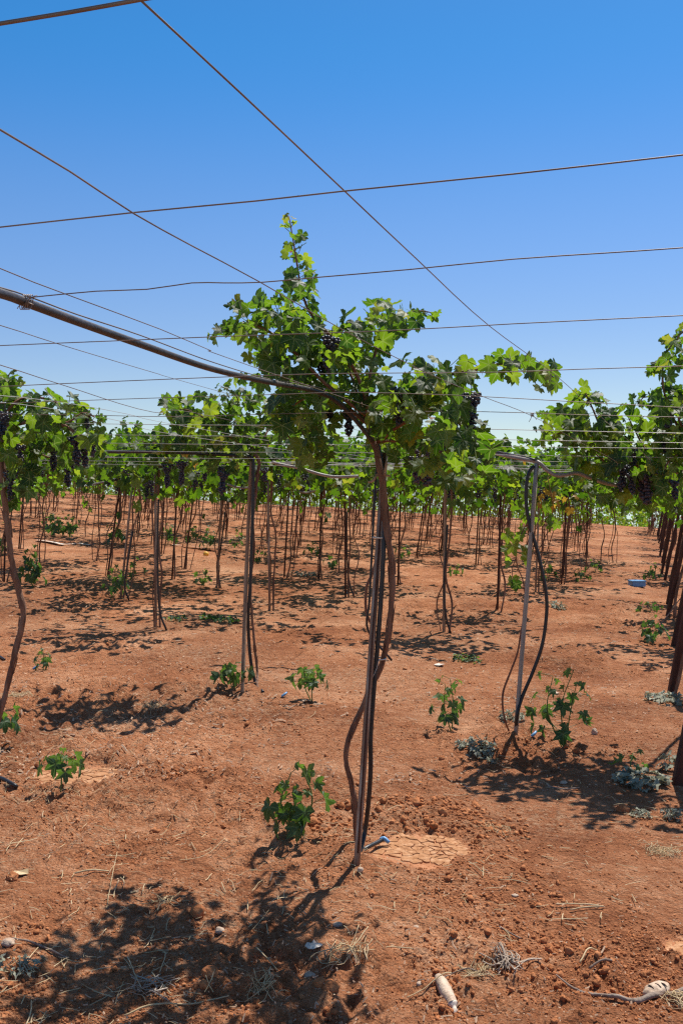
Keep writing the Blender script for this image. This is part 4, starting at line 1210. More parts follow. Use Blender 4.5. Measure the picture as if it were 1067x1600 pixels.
def along(v, u0, u1, rad, label, first=None, mat='wire', group='wires along the rows', amp=0.012, ph=0.0):
    pts = [] if first is None else list(first)
    for u in np.linspace(u0, u1, 14):
        x, y = UV(u, v); pts.append((x, y, float(zwire(x, y)) + amp * math.sin(u * 1.3 + ph)))
    return wire(pts, rad, label, group, mat)


a0p = W(222, -1, .86)
along(-.335, 8.5, 16, .0012, 'wire running from the top left corner down the sky to the right vines', [W(px, py, d) for px, py, d in ((221, 1, .80), (380, 149, .99), (540, 300, 1.28), (650, 404, 1.68), (765, 510, 2.40), (872, 590, 3.5), (960, 668, 5.4), (1017, 725, 9.5))][:6] + [W(950, 662, 4.7), W(1017, 725, 5.9)])
bl2 = [(-200, 75, .62), (0, 202, .79), (110, 268, .95), (210, 334, 1.12), (300, 384, 1.31), (405, 440, 1.60), (535, 515, 2.2), (655, 577, 2.6), (750, 618, 3.0), (831, 650, 3.7), (900, 688, 4.8), (965, 725, 5.8)]
along(-.55, 8.2, 17, .0012, 'wire from the left edge crossing behind the tall shoot to the knot', [W(*q) for q in bl2])
bl3 = [(-200, 322, 1.2), (0, 419, 1.62), (110, 462, 1.85), (250, 514, 2.2), (330, 548, 2.6), (395, 573, 3.0)]
along(-.97, 5.2, 18, .0012, 'wire meeting the dusty pipe above the leaves left of the middle', [W(*q) for q in bl3])
for k, (y0, lab) in enumerate(((508, 'wire from mid left edge over the square elbow'), (570, 'wire sloping over the left vine towards the elbow'))):
    bl4 = [(-150, y0 - 38, 1.7), (0, y0, 2.3), (100, y0 + 32, 2.9), (240, y0 + 74, 3.9), (330, y0 + 100 - k * 20, 5.4)]
    along(-1.36 - .5 * k, 7.5, 20, .0013, lab, [W(*q) for q in bl4])
bl5 = [(-100, 612, 3.6), (0, 618, 4.0), (60, 624, 4.4), (130, 634, 4.9), (200, 647, 5.4), (300, 668, 6.6)]
along(-2.3, 9.5, 24, .0014, 'upper of two close wires over the left edge vine', [W(*q) for q in bl5], 'wire2')
along(-2.5, 9.8, 24, .0014, 'lower of two close wires over the left edge vine', [W(x, y + 9 + (x + 100) * .015, d + .1) for x, y, d in bl5], 'wire2')
for k in range(15):
    v = -3.0 - k * .62
    along(v, 8.5 + k * .4, 32, .0028, 'fine long wire in the dense band over the field', None, 'wire2', 'long wires over the field', .02, k)

# ------------------------------------------------------------------ seedlings and weeds
DEEPH = [(0, 1.0), (8, .80), (13, .78), (19, .60), (26, .47), (32, .56), (40, .66), (48, .86), (54, .90), (61, .66), (70, .54), (78, .46), (88, .56), (100, .66), (108, .70), (117, .52), (130, .40), (145, .40), (158, .30), (170, .18)]
T_DEEP = leaf_tmpl(DEEPH, True)


def seedling(px, py, hgt, nst, nlf, label, seed, lean=0.0, size=.05, droop=1.0, spread=0.45, mat='weed', name='seedling', group='seedlings in the soil'):
    size *= 1.02; hgt *= 1.12; nlf = max(5, int(nlf * 1.12)); size *= 1.18 if droop > 1.25 else 1.0; tm = T_DEEP if seed % 3 != 1 else T_HI; tsh = np.random.default_rng(seed + 5).normal(0, .12)
    r = np.random.default_rng(seed)
    p = np.array(G(px, py)); p[2] -= .005
    root = thing(name, tuple(p), label, 'plant', group)
    fg = Geo()
    for s in range(nst):
        a = r.random() * 6.283
        hs = hgt * (1 if s == 0 else r.uniform(.6, .95))
        off = spread * hgt * (0.0 if nst == 1 else r.uniform(.15, .4))
        top = np.array((math.cos(a) * off + lean * hgt, math.sin(a) * off * .8, hs))
        st = np.array((math.cos(a) * .012, math.sin(a) * .012, -.01)) if nst > 1 else np.array((0, 0, -.01))
        mid = (st + top) * .5 + (r.normal(0, .02 * hgt / .2), r.normal(0, .02), hs * .04)
        g = Geo(); C = tube(g, [p + st, p + mid, p + top], [.0045, .0038, .0022], 6, .02)
        g.obj('stem', M['stem'], root, tuple(p))
        n = nlf // nst
        idx = (np.linspace(.25 if droop < 1.25 else .62, 1.0, n) * (len(C) - 1)).astype(int)
        node = C[idx]
        ang = np.arange(n) * 2.4 + r.random() * 6
        out = np.stack([np.cos(ang), np.sin(ang), np.zeros(n)], 1)
        hh = np.linspace(0, 1, n)
        Lp = (0.085 - .045 * hh) * (size / .05) * spread / .45 * r.uniform(.7, 1.2, n)
        P = node + out * Lp[:, None] + np.stack([np.zeros(n), np.zeros(n), (0.25 - .1 * droop) * Lp + .01], 1)
        tip = out * .55 + np.stack([r.normal(0, .15, n), r.normal(0, .15, n), -droop * (1.0 - .55 * hh) + r.normal(0, .15, n)], 1)
        nor = out * (.75 * droop) + np.stack([r.normal(0, .2, n), r.normal(0, .2, n), np.full(n, .62)], 1)
        S = size * (1.12 - .55 * hh ** 2) * r.uniform(.8, 1.2, n)
        petioles(fg, P, node, .0018)
        add_leaves(fg, P, S, tip, nor, np.clip(.25 + tsh + .6 * hh ** 2 + r.normal(0, .16, n), 0, 1), tm, r, 1.6)
    fg.obj('leaves', M[mat], root, tuple(p))
    return root


SEED = [
    (466, 1316, .29, 3, 20, 'bushy seedling with drooping leaves left of the middle post', .0, .056, 1.2, .42),
    (95, 1240, .19, 1, 9, 'seedling with large hanging leaves in the cracked mud at left', .0, .060, 1.5, .42),
    (487, 1096, .22, 2, 14, 'umbrella-shaped drooping seedling between two posts', .0, .062, 1.5, .45),
    (366, 1078, .17, 2, 9, 'seedling half behind the tan post', -.1, .058, 1.3, .45),
    (707, 1140, .32, 2, 17, 'upright seedling left of the pale grey post', .0, .056, 1.2, .5),
    (880, 1166, .44, 3, 26, 'largest seedling, right of the pale grey post', .0, .062, 1.2, .7),
    (-6, 1168, .22, 2, 10, 'seedling cut by the left edge of the view', .1, .06, 1.3, .5),
    (68, 1048, .16, 1, 7, 'small bright seedling behind the left winding trunk', .0, .05, .8, .45),
    (988, 1207, .10, 1, 6, 'tiny dark seedling above the silvery weed at right', .0, .05, .6, .45),
    (1019, 1006, .24, 2, 11, 'lowest of three seedlings by the right posts', .0, .062, 1.0, .55),
    (1016, 958, .13, 2, 9, 'flat wide seedling, middle one by the right posts', .0, .06, .8, .7),
    (1018, 906, .26, 2, 13, 'topmost seedling by the right posts beside the blue box', .0, .07, 1.2, .45),
    (856, 908, .28, 2, 12, 'seedling just right of the black looping hose', .0, .075, 1.1, .5),
    (906, 909, .18, 2, 10, 'round low seedling in the middle of three past the hose', .0, .075, 1.0, .45),
    (930, 895, .2, 2, 11, 'low seedling nearest the open lane', .0, .075, .9, .5),
    (52, 918, .50, 3, 26, 'tall scraggly weed behind the winding left trunk', .0, .08, 1.2, .4),
    (172, 936, .38, 2, 16, 'leafy seedling at the foot of the slanting grey stake', .1, .075, 1.2, .4),
    (205, 905, .26, 2, 9, 'thin seedling right of the slanting grey stake', .0, .07, 1.0, .5),
    (320, 917, .2, 1, 6, 'small dark seedling left of the twin-stemmed vine', .0, .07, .8, .45),
    (322, 858, .42, 2, 14, 'tall seedling just above the yellow fruit', .0, .085, 1.2, .4),
    (304, 847, .36, 2, 12, 'middle seedling of the row beyond the yellow fruit', .0, .085, 1.2, .4),
    (262, 851, .38, 2, 13, 'leftmost seedling of the row by the yellow fruit', .0, .085, 1.2, .4),
    (712, 900, .14, 1, 6, 'small seedling behind the wooden stake', .0, .08, .8, .5),
    (488, 868, .2, 1, 7, 'lone far seedling left of the middle post', .0, .085, .9, .5),
    (518, 887, .16, 1, 6, 'tiny seedling beneath the leaning stem pair', .0, .08, .9, .5),
    (631, 872, .22, 1, 7, 'far seedling right of the middle post', .0, .085, .9, .5),
    (408, 880, .22, 1, 8, 'far seedling right beside the elbow post', .0, .08, .9, .5),
    (82, 838, .45, 2, 14, 'left plant of the far seedling hedge', .0, .1, 1.1, .5),
    (98, 839, .48, 2, 14, 'second plant of the far seedling hedge', .0, .1, 1.1, .5),
    (112, 838, .42, 2, 14, 'right plant of the far seedling hedge', .0, .1, 1.1, .5),
    (176, 852, .4, 2, 12, 'far weed between the slim bare vine and the stake', .0, .09, 1.1, .5),
    (372, 855, .3, 2, 10, 'far weed left of the elbow post', .0, .09, 1.1, .5),
    (6, 868, .5, 2, 12, 'yellowish weed at the far left edge', .0, .09, 1.1, .5),
]
for i, (px, py, h, ns, nl, lab, ln, sz, dr, spd) in enumerate(SEED):
    seedling(px, py, h, ns, nl, lab, 400 + i, ln, sz, dr, spd)


def rosette(px, py, w, n, label, seed, mat, size, h=.05, tm=T_MID, name='dry_weed'):
    r = np.random.default_rng(seed)
    p = np.array(G(px, py))
    g = Geo()
    a = r.random(n) * 6.283; q = np.sqrt(r.random(n)) * w
    P = np.stack([p[0] + np.cos(a) * q, p[1] + np.sin(a) * q * .9, np.zeros(n)], 1)
    P[:, 2] = hfull(P[:, 0], P[:, 1]) + r.uniform(.005, h, n)
    tip = np.stack([np.cos(a), np.sin(a), r.normal(.1, .4, n)], 1)
    nor = np.stack([r.normal(0, .5, n), r.normal(0, .5, n), np.ones(n)], 1)
    add_leaves(g, P, size * r.uniform(.6, 1.3, n), tip, nor, r.random(n), tm, r, 1.6)
    for k in range(min(14, n // 4)):
        tube(g, [p + (0, 0, .003), (p + P[k]) / 2 + (0, 0, .02), P[k]], .0015, 4, .03, tint=.5)
    o = g.obj(name, M[mat], None, tuple(p))
    tag(o, label, 'weed')


rosette(752, 1180, .085, 120, 'pale silvery dry weed left of the pale grey post shadow', 1, 'dryweed', .018, .06)
rosette(727, 1172, .06, 40, 'darker withered weed beside the silvery one', 2, 'dryweed', .02, .04)
rosette(768, 1196, .03, 26, 'small withered sprig just below the silvery weed', 3, 'dryweed', .014, .03)
rosette(1000, 1226, .14, 80, 'flat blue-grey weed in the shade at right', 4, 'dryweed', .032, .05)
rosette(1046, 1206, .07, 26, 'grey leafy weed at the foot of the thick leaning post', 5, 'dryweed', .034, .1)
rosette(1046, 1098, .2, 120, 'wide silvery weed at the foot of the second leaning post', 6, 'dryweed', .03, .06)
rosette(800, 1128, .10, 60, 'grey dry weed beside the slim grey post foot', 7, 'dryweed', .02, .06)
rosette(730, 1034, .13, 70, 'bright low grass tuft right of the pale scrap', 8, 'weed', .022, .05, T_LOW, 'grass_tuft')
rosette(343, 971, .24, 70, 'low green grass tuft left of the thin stake', 9, 'weed', .03, .05, T_LOW, 'grass_tuft')
rosette(275, 969, .14, 30, 'small grass tuft by the left grey stake hose', 10, 'weed', .03, .05, T_LOW, 'grass_tuft')
rosette(1048, 1283, .05, 90, 'white fluffy dead weed at the right edge', 11, 'dryweed', .011, .05)
rosette(1000, 1278, .05, 60, 'white frayed dead weed beside the round clod', 12, 'dryweed', .011, .03)
rosette(30, 1515, .08, 50, 'grey crumpled dead weed in the shade at lower left', 13, 'dryweed', .012, .03)
rosette(870, 950, .14, 50, 'small grey dry weed past the black hose', 14, 'dryweed', .03, .05)
rosette(475, 900, .25, 60, 'far dry weed patch left of the middle post', 15, 'dryweed', .035, .08)

# leafy sucker climbing beside the slim grey post
p = G(790, 957)
root = thing('vine_sucker', p, 'trailing leafy vine sucker hanging left of the slim grey post', 'vine shoot')
g = Geo(); d = DP + .25
tube(g, [W(px, py, d) for px, py in ((820, 930), (816, 905), (808, 885), (806, 862), (812, 840), (824, 815), (834, 800))], .004, 6, .03)
tube(g, [W(px, py, d) for px, py in ((806, 870), (800, 890), (802, 912))], .003, 6, .03)
g.obj('stem', M['cane'], root, p)
fg = Geo(); r = np.random.default_rng(8)
Pp = np.array([W(px, py, d + r.normal(0, .06)) for px, py in ((792, 835), (800, 852), (790, 870), (812, 838), (820, 856), (800, 905), (806, 912), (796, 880), (815, 826), (806, 842), (822, 870), (790, 858), (830, 808), (840, 812), (846, 800), (826, 795), (858, 812), (862, 822), (850, 790), (870, 818), (820, 800))])
n = len(Pp)
tip, nor = leaf_dirs(n, r, None, .9); nor[:, 1] += -.6
add_leaves(fg, Pp, .062 * r.uniform(.75, 1.25, n), tip, nor, np.clip(r.normal(.6, .2, n), 0, .88), T_HI, r)
Pp = np.array([W(px + r.normal(0, 7), py + r.normal(0, 6), 12 + r.normal(0, .2)) for px, py in ((848, 778), (855, 785), (862, 775), (870, 790), (875, 780), (845, 790), (858, 795), (884, 782), (850, 770), (866, 783))])
fg.obj('leaves', M['leaf'], root, p)
# the turning shoot with yellow leaves behind it
p = G(857, 935)
root = thing('vine_shoot', (p[0], 12.0, hz(p[0], 12.0)), 'hanging shoot of orange-yellow leaves right of the slim grey post', 'vine shoot')
fg = Geo(); n = len(Pp); Pp2 = np.vstack([Pp, Pp + r.normal(0, .07, Pp.shape)]); n = len(Pp2)
tip, nor = leaf_dirs(n, r, None, .9)
add_leaves(fg, Pp2, .062 * r.uniform(.75, 1.25, n), tip, nor, np.where(r.random(n) > .35, .955, .9), T_MID, r)
fg.obj('leaves', M['leaf_far'], root, tuple(root.location))
g = Geo(); tube(g, [W(855, 745, 12), W(860, 770, 12), W(866, 800, 12)], .005, 5, .05)
g.obj('stem', M['cane'], root, tuple(root.location))

# ------------------------------------------------------------------ loose things on the soil
def clod(px, py, size, mat, label, seed, flat=.75, name='clod', cat='clod', sink=.25, bump=.22, group=None):
    r = np.random.default_rng(seed)
    V, F = ICO2 if size < .02 else ico(3)
    o3 = r.random(3) * 20
    d = np.array([mnoise.noise(Vector(v * 1.3 + o3)) * 1.0 + .55 * mnoise.noise(Vector(v * 3.1 + o3)) + .3 * mnoise.noise(Vector(v * 7 + o3)) for v in V])
    sc = np.array([1, r.uniform(.75, 1.0), flat]) * size
    V2 = V * (1 + bump * d)[:, None] * sc
    a = r.random() * 3.1; c_, s_ = math.cos(a), math.sin(a)
    V2 = np.stack([V2[:, 0] * c_ - V2[:, 1] * s_, V2[:, 0] * s_ + V2[:, 1] * c_, V2[:, 2]], 1)
    p = np.array(G(px, py)); p[2] += size * flat * (1 - 2 * sink) * .8
    g = Geo(); g.add(V2 + p, F)
    o = g.obj(name, M[mat], None, tuple(p)); tag(o, label, cat, group)


CL = [
    (308, 1432, .034, 'clod', 'round dark earth clod in the big shadow, largest there', .95, 'clod'), (344, 1459, .019, 'stone', 'small pale stone just below the round dark clod', .7, 'stone'), (14, 1477, .026, 'stone', 'flat pale stone at the lower left edge', .5, 'stone'),
    (972, 1269, .034, 'clod', 'round red clod beside the white frayed weed', .7, 'clod'), (516, 1562, .030, 'clod', 'dark red clod at the edge of the bottom shadow', .8, 'clod'), (328, 1533, .028, 'clod', 'broad clod in the shade above the curled dry stalks', .7, 'clod'),
    (581, 1403, .017, 'clod', 'small clod right of the middle post shadow', .8, 'clod'), (858, 1487, .017, 'clod', 'lone round clod on open soil at lower right', .85, 'clod'), (655, 1548, .012, 'stone', 'tiny pale stone left of the cream wrapper', .6, 'stone'),
    (527, 1447, .018, 'stone', 'flat grey-pink stone right of the shadow', .5, 'stone'), (804, 1402, .014, 'stone', 'small white chip on open soil right of the cracked mud', .4, 'stone'), (484, 1530, .02, 'stone', 'flat pale stone in the shadow near the bottom', .4, 'stone'),
    (690, 1190, .02, 'clod', 'clod left of the silvery weed', .8, 'clod'), (880, 1226, .022, 'stone', 'grey-pink stone lying in the right canopy shadow', .5, 'stone'), (650, 1448, .012, 'stone', 'tiny pale pebble below the cracked mud', .6, 'stone'),
    (928, 1148, .02, 'stone', 'upright pale stone right of the largest seedling', 1.3, 'stone'), (20, 1375, .028, 'clod', 'clod among dry leaves at the left edge', .7, 'clod'), (60, 1200, .02, 'clod', 'clod by the left cracked mud', .8, 'clod'), (500, 1560, .02, 'clod', 'clod left of the dark red one', .8, 'clod'),
    (563, 1375, .014, 'stone', 'pale lump at the foot of the middle post', .8, 'stone'),
]
for i, (px, py, s, mt, lab, fl, nm) in enumerate(CL):
    clod(px, py, s, mt, lab, 500 + i, fl, nm, nm)


def flat_scrap(px, py, w, h, mat, label, seed, name, cat, thick=.002):
    r = np.random.default_rng(seed)
    p = np.array(G(px, py)); p[2] += .012
    g = Geo(); n = 12
    a = np.linspace(0, 6.283, n, endpoint=False)
    rad = r.uniform(.75, 1.1, n)
    O = np.stack([np.cos(a) * rad * w, np.sin(a) * rad * h, r.normal(0, .006, n)], 1)
    V = np.vstack([O + p, O + p - (0, 0, thick), [p + (0, 0, .006), p - (0, 0, thick - .006)]])
    k = np.arange(n); k2 = (k + 1) % n
    T = np.vstack([np.stack([np.full(n, 2 * n), k, k2], 1), np.stack([np.full(n, 2 * n + 1), n + k2, n + k], 1)])
    g.add(V, T, np.stack([n + k, n + k2, k2, k], 1))
    tag(g.obj(name, M[mat], None, tuple(p), smooth=False), label, cat)


flat_scrap(686, 1041, .048, .055, 'white', 'pale scrap lying on open soil right of the middle post', 1, 'paper_scrap', 'scrap')
flat_scrap(865, 1088, .05, .05, 'stone', 'pale dry leaf right of the black hose foot', 2, 'dry_leaf', 'dry leaf')
flat_scrap(480, 1097, .045, .03, 'stone', 'flat pale chip at the foot of the umbrella seedling', 3, 'dry_leaf', 'dry leaf')
flat_scrap(490, 1490, .03, .02, 'white', 'pale flake at the shadow edge near the bottom', 4, 'dry_leaf', 'dry leaf')
flat_scrap(28, 1370, .045, .03, 'straw', 'curled dry leaf near the left edge', 5, 'dry_leaf', 'dry leaf')
for (lst, lab, sd) in ((((58, 846), (80, 849), (100, 853), (125, 851), (142, 853)), 'pale plastic strip on the soil below the far seedling hedge', 1), (((270, 852), (290, 856), (315, 858), (332, 861)), 'pale plastic strip by the yellow fruit', 2)):
    pp = gpts(lst, .02); g = Geo(); r = np.random.default_rng(sd)
    V = []
    for (x, y, z) in pp:
        w_ = r.uniform(.05, .12); V += [(x, y - w_, z + r.normal(0, .015)), (x, y + w_, z + r.normal(0, .015))]
    Q = [(2 * k, 2 * k + 2, 2 * k + 3, 2 * k + 1) for k in range(len(pp) - 1)]
    g.add(V, None, Q); tag(g.obj('plastic_strip', M['white'], None, pp[0]), lab, 'plastic')
clod(322, 869, .055, 'yellow', 'round yellow fruit lying on the soil between far vines', 60, .95, 'fruit', 'fruit', .1, .04)

# blue box
p = np.array(G(997, 918)); root = thing('blue_box', tuple(p), 'bright blue flat box lying in the lane by the right posts', 'box')


def box_geo(cx, cy, cz, sx, sy, sz, rz=0.0, bev=.006):
    import bmesh
    bm = bmesh.new(); bmesh.ops.create_cube(bm, size=1.0)
    for v in bm.verts: v.co = Vector((v.co.x * sx, v.co.y * sy, v.co.z * sz))
    bmesh.ops.bevel(bm, geom=bm.edges[:], offset=bev, segments=2, affect='EDGES')
    bm.verts.ensure_lookup_table(); bm.verts.index_update()
    V = np.array([v.co[:] for v in bm.verts]); T = []; Q = []
    bmesh.ops.triangulate(bm, faces=bm.faces[:]); T = [[v.index for v in f.verts] for f in bm.faces]
    bm.free(); c_, s_ = math.cos(rz), math.sin(rz)
    V = np.stack([V[:, 0] * c_ - V[:, 1] * s_ + cx, V[:, 0] * s_ + V[:, 1] * c_ + cy, V[:, 2] + cz], 1)
    g = Geo(); g.add(V, T); return g


box_geo(p[0], p[1] + .1, p[2] + .05, .235, .20, .085, .12, .008).obj('tray', M['blue'], root, tuple(p), smooth=False)
box_geo(p[0], p[1] + .1, p[2] + .1, .25, .215, .024, .12, .006).obj('lid', M['blue'], root, tuple(p), smooth=False)

# stub hose with a blue end, and other blue clips
e0, e1 = G(574, 1333), G(597, 1323)
root = thing('drip_stub', e0, 'short black hose stub with a blue end on the cracked mud', 'hose stub')
g = Geo(); tube(g, [(e0[0] - .03, e0[1] - .02, e0[2] + .01), (e0[0], e0[1], e0[2] + .022), (e1[0], e1[1], e1[2] + .03)], .0095, 10, .02); g.obj('stub', M['hose'], root, e0)
g = Geo(); tube(g, [(e1[0] - .008, e1[1], e1[2] + .03), (e1[0] + .008, e1[1] + .003, e1[2] + .036), (e1[0] + .03, e1[1] - .01, e1[2] + .022)], [.0105, .0105, .008], 10, .008); g.obj('blue_end', M['blue'], root, e0)
for px, py, lab, sd in ((833, 1156, 'small blue plastic fitting right of the slim grey post foot', 1), (444, 1090, 'small blue peg left of the umbrella seedling', 2), (56, 1046, 'small blue fitting under the bright seedling at left', 3)):
    q = G(px, py); g = Geo(); tube(g, [(q[0] - .02, q[1] - .01, q[2] + .004), (q[0] + .004, q[1], q[2] + .018), (q[0] + .02, q[1] + .02, q[2] + .03)], [.008, .010, .007], 8, .01)
    tag(g.obj('blue_fitting', M['blue'], None, q), lab, 'fitting')
hh = gpts(((-20, 1224), (0, 1229), (14, 1233), (27, 1236)), .012)
hose('irrigation_hose', hh, .011, 'hose', 'black hose end poking in from the left edge by the cracked mud', 'hose')
hh = gpts(((-14, 1022), (0, 1028), (8, 1034)), .012)
hose('irrigation_hose', hh, .010, 'hose', 'short black hose tip at the left edge behind the winding trunk', 'hose')

# cream ribbed wrapper with a twisted end
wa_, wb_ = np.array(G(684, 1541)), np.array(G(707, 1573))
root = thing('crumpled_wrapper', tuple(wa_), 'cream ribbed crumpled bottle with a twisted neck lying near the bottom', 'litter')
g = Geo(); up = np.array((0, 0, .011))
tube(g, [wa_ + up, wa_ * .7 + wb_ * .3 + up, wa_ * .35 + wb_ * .65 + up, wb_ + up * .9], [.012, .0205, .0215, .0205, .017], 18, .0032, ripple=.035, gnarl=.03, seed=3, squash=.9)
g.obj('body', M['cream'], root, tuple(wa_))
dv = nrm(wb_ - wa_)
g = Geo(); tube(g, [wb_ + up * .9 - dv * .002, wb_ + dv * .010 + up * .7, wb_ + dv * .02 + up * .5, wb_ + dv * .034 + up * .3 + (-.008, 0, 0)], [.016, .008, .009, .006], 12, .004, gnarl=.15, seed=5)
g.obj('twisted_neck', M['white'], root, tuple(wa_))

# slotted pale piece beside the thick twig
q = np.array(G(1025, 1562))
root = thing('slotted_block', tuple(q), 'pale rounded piece with slots behind the thick twig at lower right', 'litter')
r = np.random.default_rng(5)
V, F = ico(3)
V2 = V * np.array((.046, .034, .019)) * (1 + .10 * np.array([mnoise.noise(Vector(v * 2.2)) for v in V]))[:, None]
V2 = np.stack([V2[:, 0] * .95 - V2[:, 1] * .3, V2[:, 0] * .3 + V2[:, 1] * .95, V2[:, 2] + V2[:, 0] * .2], 1)
g = Geo(); g.add(V2 + q + (0, 0, .014), F); g.obj('body', M['cream'], root, tuple(q))
for k, ox in enumerate((-.020, .003, .022)):  # slots are not cut: solid dark strips stand for their inner shade
    g = Geo(); c = q + (ox, -.004 - .002 * k, .0322 + ox * .2 - (.001 if k != 1 else 0))
    tube(g, [c + (-.006, .012, -.001), c + (0, 0, .0008), c + (.006, -.012, -.002)], [.0015, .0024, .0015], 7, .004)
    g.obj('slot_shade_strip', M['dark'], root, tuple(q))

TW = [
    (((868, 1536), (900, 1553), (930, 1566), (960, 1574), (990, 1577), (1020, 1571), (1045, 1561), (1085, 1550)), [.002, .005, .006, .007, .010, .011, .010], 'twig', 'thick bent twig running off the lower right corner', .012),
    (((652, 1542), (690, 1528), (728, 1523), (750, 1530)), [.002, .003, .002], 'twig', 'thin arched twig above the cream bottle', .012),
    (((800, 1524), (812, 1517), (830, 1513), (846, 1513)), [.004, .004, .003], 'root', 'pale root end pointing right from the white root tangle', .012),
    (((20, 1468), (50, 1478), (80, 1490), (106, 1501)), [.003, .005, .004], 'twig', 'dark stick in the shade at the lower left', .01),
    (((635, 1563), (660, 1555), (690, 1545), (705, 1538)), [.0018, .002], 'straw', 'straw stalk lying under the cream bottle', .012),
    (((530, 1502), (570, 1497), (610, 1495), (645, 1494)), [.002, .0025, .002], 'straw', 'straight straw stalk in the dry tuft right of the shadow', .012),
    (((525, 1518), (548, 1500), (575, 1478)), [.002, .002], 'straw', 'slanting straw in the dry tuft right of the shadow', .02),
    (((868, 1418), (900, 1417), (935, 1419)), [.003, .0025], 'straw', 'pair-forming upper straw on open soil at right', .01),
    (((890, 1424), (915, 1421), (942, 1422)), [.003, .003], 'straw', 'pair-forming lower straw on open soil at right', .01),
    (((905, 1515), (918, 1503), (932, 1491)), [.003, .0028], 'straw', 'short stiff straw left above the thick twig', .014),
    (((920, 1525), (940, 1520), (955, 1518)), [.004, .004], 'twig', 'short split wood piece above the thick twig', .008),
    (((780, 1455), (795, 1463), (812, 1474)), [.0035, .003], 'twig', 'short dark twig on open soil right of centre', .01),
    (((195, 1598), (240, 1582), (300, 1573), (358, 1563)), [.003, .003, .002], 'straw', 'long straw stalk along the bottom in the shadow', .015),
    (((167, 1425), (175, 1380), (182, 1340), (193, 1300)), [.0015, .0015], 'straw', 'long thin straw standing out on soil at left', .012),
    (((225, 1497), (258, 1495), (250, 1530)), [.0015, .0015], 'straw', 'bent straw in the middle of the big shadow', .02),
    (((200, 1505), (210, 1530), (222, 1555)), [.0018, .0018], 'straw', 'thin leaning straw left of the bent one', .02),
    (((212, 1535), (235, 1540), (245, 1550), (243, 1562), (262, 1555)), [.003, .0028, .0025], 'root', 'pale curled dry stalk in the shadow hollow', .016),
    (((400, 1490), (418, 1507), (435, 1520)), [.002, .002], 'straw', 'short straw crossing the shadow near the middle', .015),
    (((280, 1352), (320, 1345), (352, 1328)), [.0015, .0015], 'straw', 'thin straw on bright soil left of the bushy seedling', .012),
    (((118, 1370), (145, 1369), (170, 1365)), [.004, .003], 'straw', 'flat dry leaf blade on bright soil at left', .01),
    (((262, 1270), (275, 1280), (295, 1290)), [.002, .002], 'straw', 'thin straw above the shaded soil at left centre', .012),
    (((425, 1265), (445, 1257), (470, 1262)), [.0018, .0018], 'straw', 'fine straw left of the bushy seedling', .012),
    (((870, 1268), (885, 1245), (893, 1228)), [.0015, .0012], 'straw', 'upright dry grass stalk in the right shadow', .03),
    (((955, 1255), (975, 1268), (995, 1288)), [.0018, .0015], 'straw', 'dry grass stalk leaning past the round red clod', .03),
    (((855, 1232), (880, 1236), (905, 1236)), [.0045, .004], 'twig', 'grey stick lying across the right canopy shadow', .01),
    (((1040, 1290), (1045, 1270), (1047, 1255)), [.0015, .001], 'straw', 'upright dry grass head at the right edge', .03),
    (((1028, 985), (1040, 965), (1062, 935)), [.008, .006], 'twig', 'pale branch crossed over the foot of a leaning post', .02),
]
for i, (lst, rad, mt, lab, lift) in enumerate(TW):
    pp = gpts(lst, lift)
    if 'upright' in lab or 'leaning past' in lab or 'standing' in lab:
        pp = [pp[0]] + [W(px, py, pp[0][1] - .01 * k) for k, (px, py) in enumerate(lst[1:])] if 'standing' not in lab else pp
    if 'pale branch' in lab:
        d_ = pp[0][1]; pp = [pp[0]] + [W(px, py, d_) for px, py in lst[1:]]
    g = Geo(); tube(g, pp, rad, 6, .012, gnarl=.12 if mt != 'straw' else .05, seed=i, wob=.0012)
    nm = {'straw': 'straw_stalk', 'twig': 'twig', 'root': 'root'}[mt]
    tag(g.obj(nm, M[mt], None, pp[0]), lab, 'straw' if mt == 'straw' else 'twig')
# tangles of roots and dry grass
def tangle(px, py, w, n, mat, label, seed, h=.03, rad=.0014, name='root_tangle', cat='roots', L_=.08):
    r = np.random.default_rng(seed); p = np.array(G(px, py)); g = Geo()
    for k in range(n):
        a = r.random() * 6.283; q = p + (r.normal(0, w * .4), r.normal(0, w * .35), 0)
        pts = []
        for s in range(4):
            x, y = q[0] + math.cos(a) * L_ * (s / 3 - .5) + r.normal(0, .008), q[1] + math.sin(a) * L_ * (s / 3 - .5) + r.normal(0, .008)
            pts.append((x, y, hz(x, y) + .004 + r.random() * h))
        tube(g, pts, rad * r.uniform(.6, 1.5), 4, .02)
    tag(g.obj(name, M[mat], None, tuple(p)), label, cat)


tangle(790, 1520, .05, 34, 'root', 'white root tangle on the soil right of the cream bottle', 1, .03, .0018)
tangle(745, 1524, .06, 34, 'straw', 'dry grass mat between arched twig and white roots', 2, .015, .001, 'grass_mat', 'dry grass')
tangle(545, 1505, .08, 26, 'straw', 'dry straw tuft right of the big shadow', 3, .03, .0014, 'grass_mat', 'dry grass', .12)
tangle(1060, 1578, .06, 26, 'straw', 'dry grass clump under the thick twig at the corner', 4, .02, .0015, 'grass_mat', 'dry grass')
tangle(235, 1550, .08, 16, 'root', 'wiry dry stalks in the shadow hollow', 5, .03, .0014, 'grass_mat', 'dry grass', .1)
tangle(250, 1420, .06, 12, 'straw', 'dry straw tuft on the upper edge of the big shadow', 6, .03, .0012, 'grass_mat', 'dry grass', .1)
tangle(1040, 1335, .10, 70, 'straw', 'matted dry grass at the right edge', 7, .02, .001, 'grass_mat', 'dry grass', .06)
tangle(25, 1090, .12, 60, 'straw', 'dry grass mat by the left winding trunk', 8, .02, .0012, 'grass_mat', 'dry grass', .1)
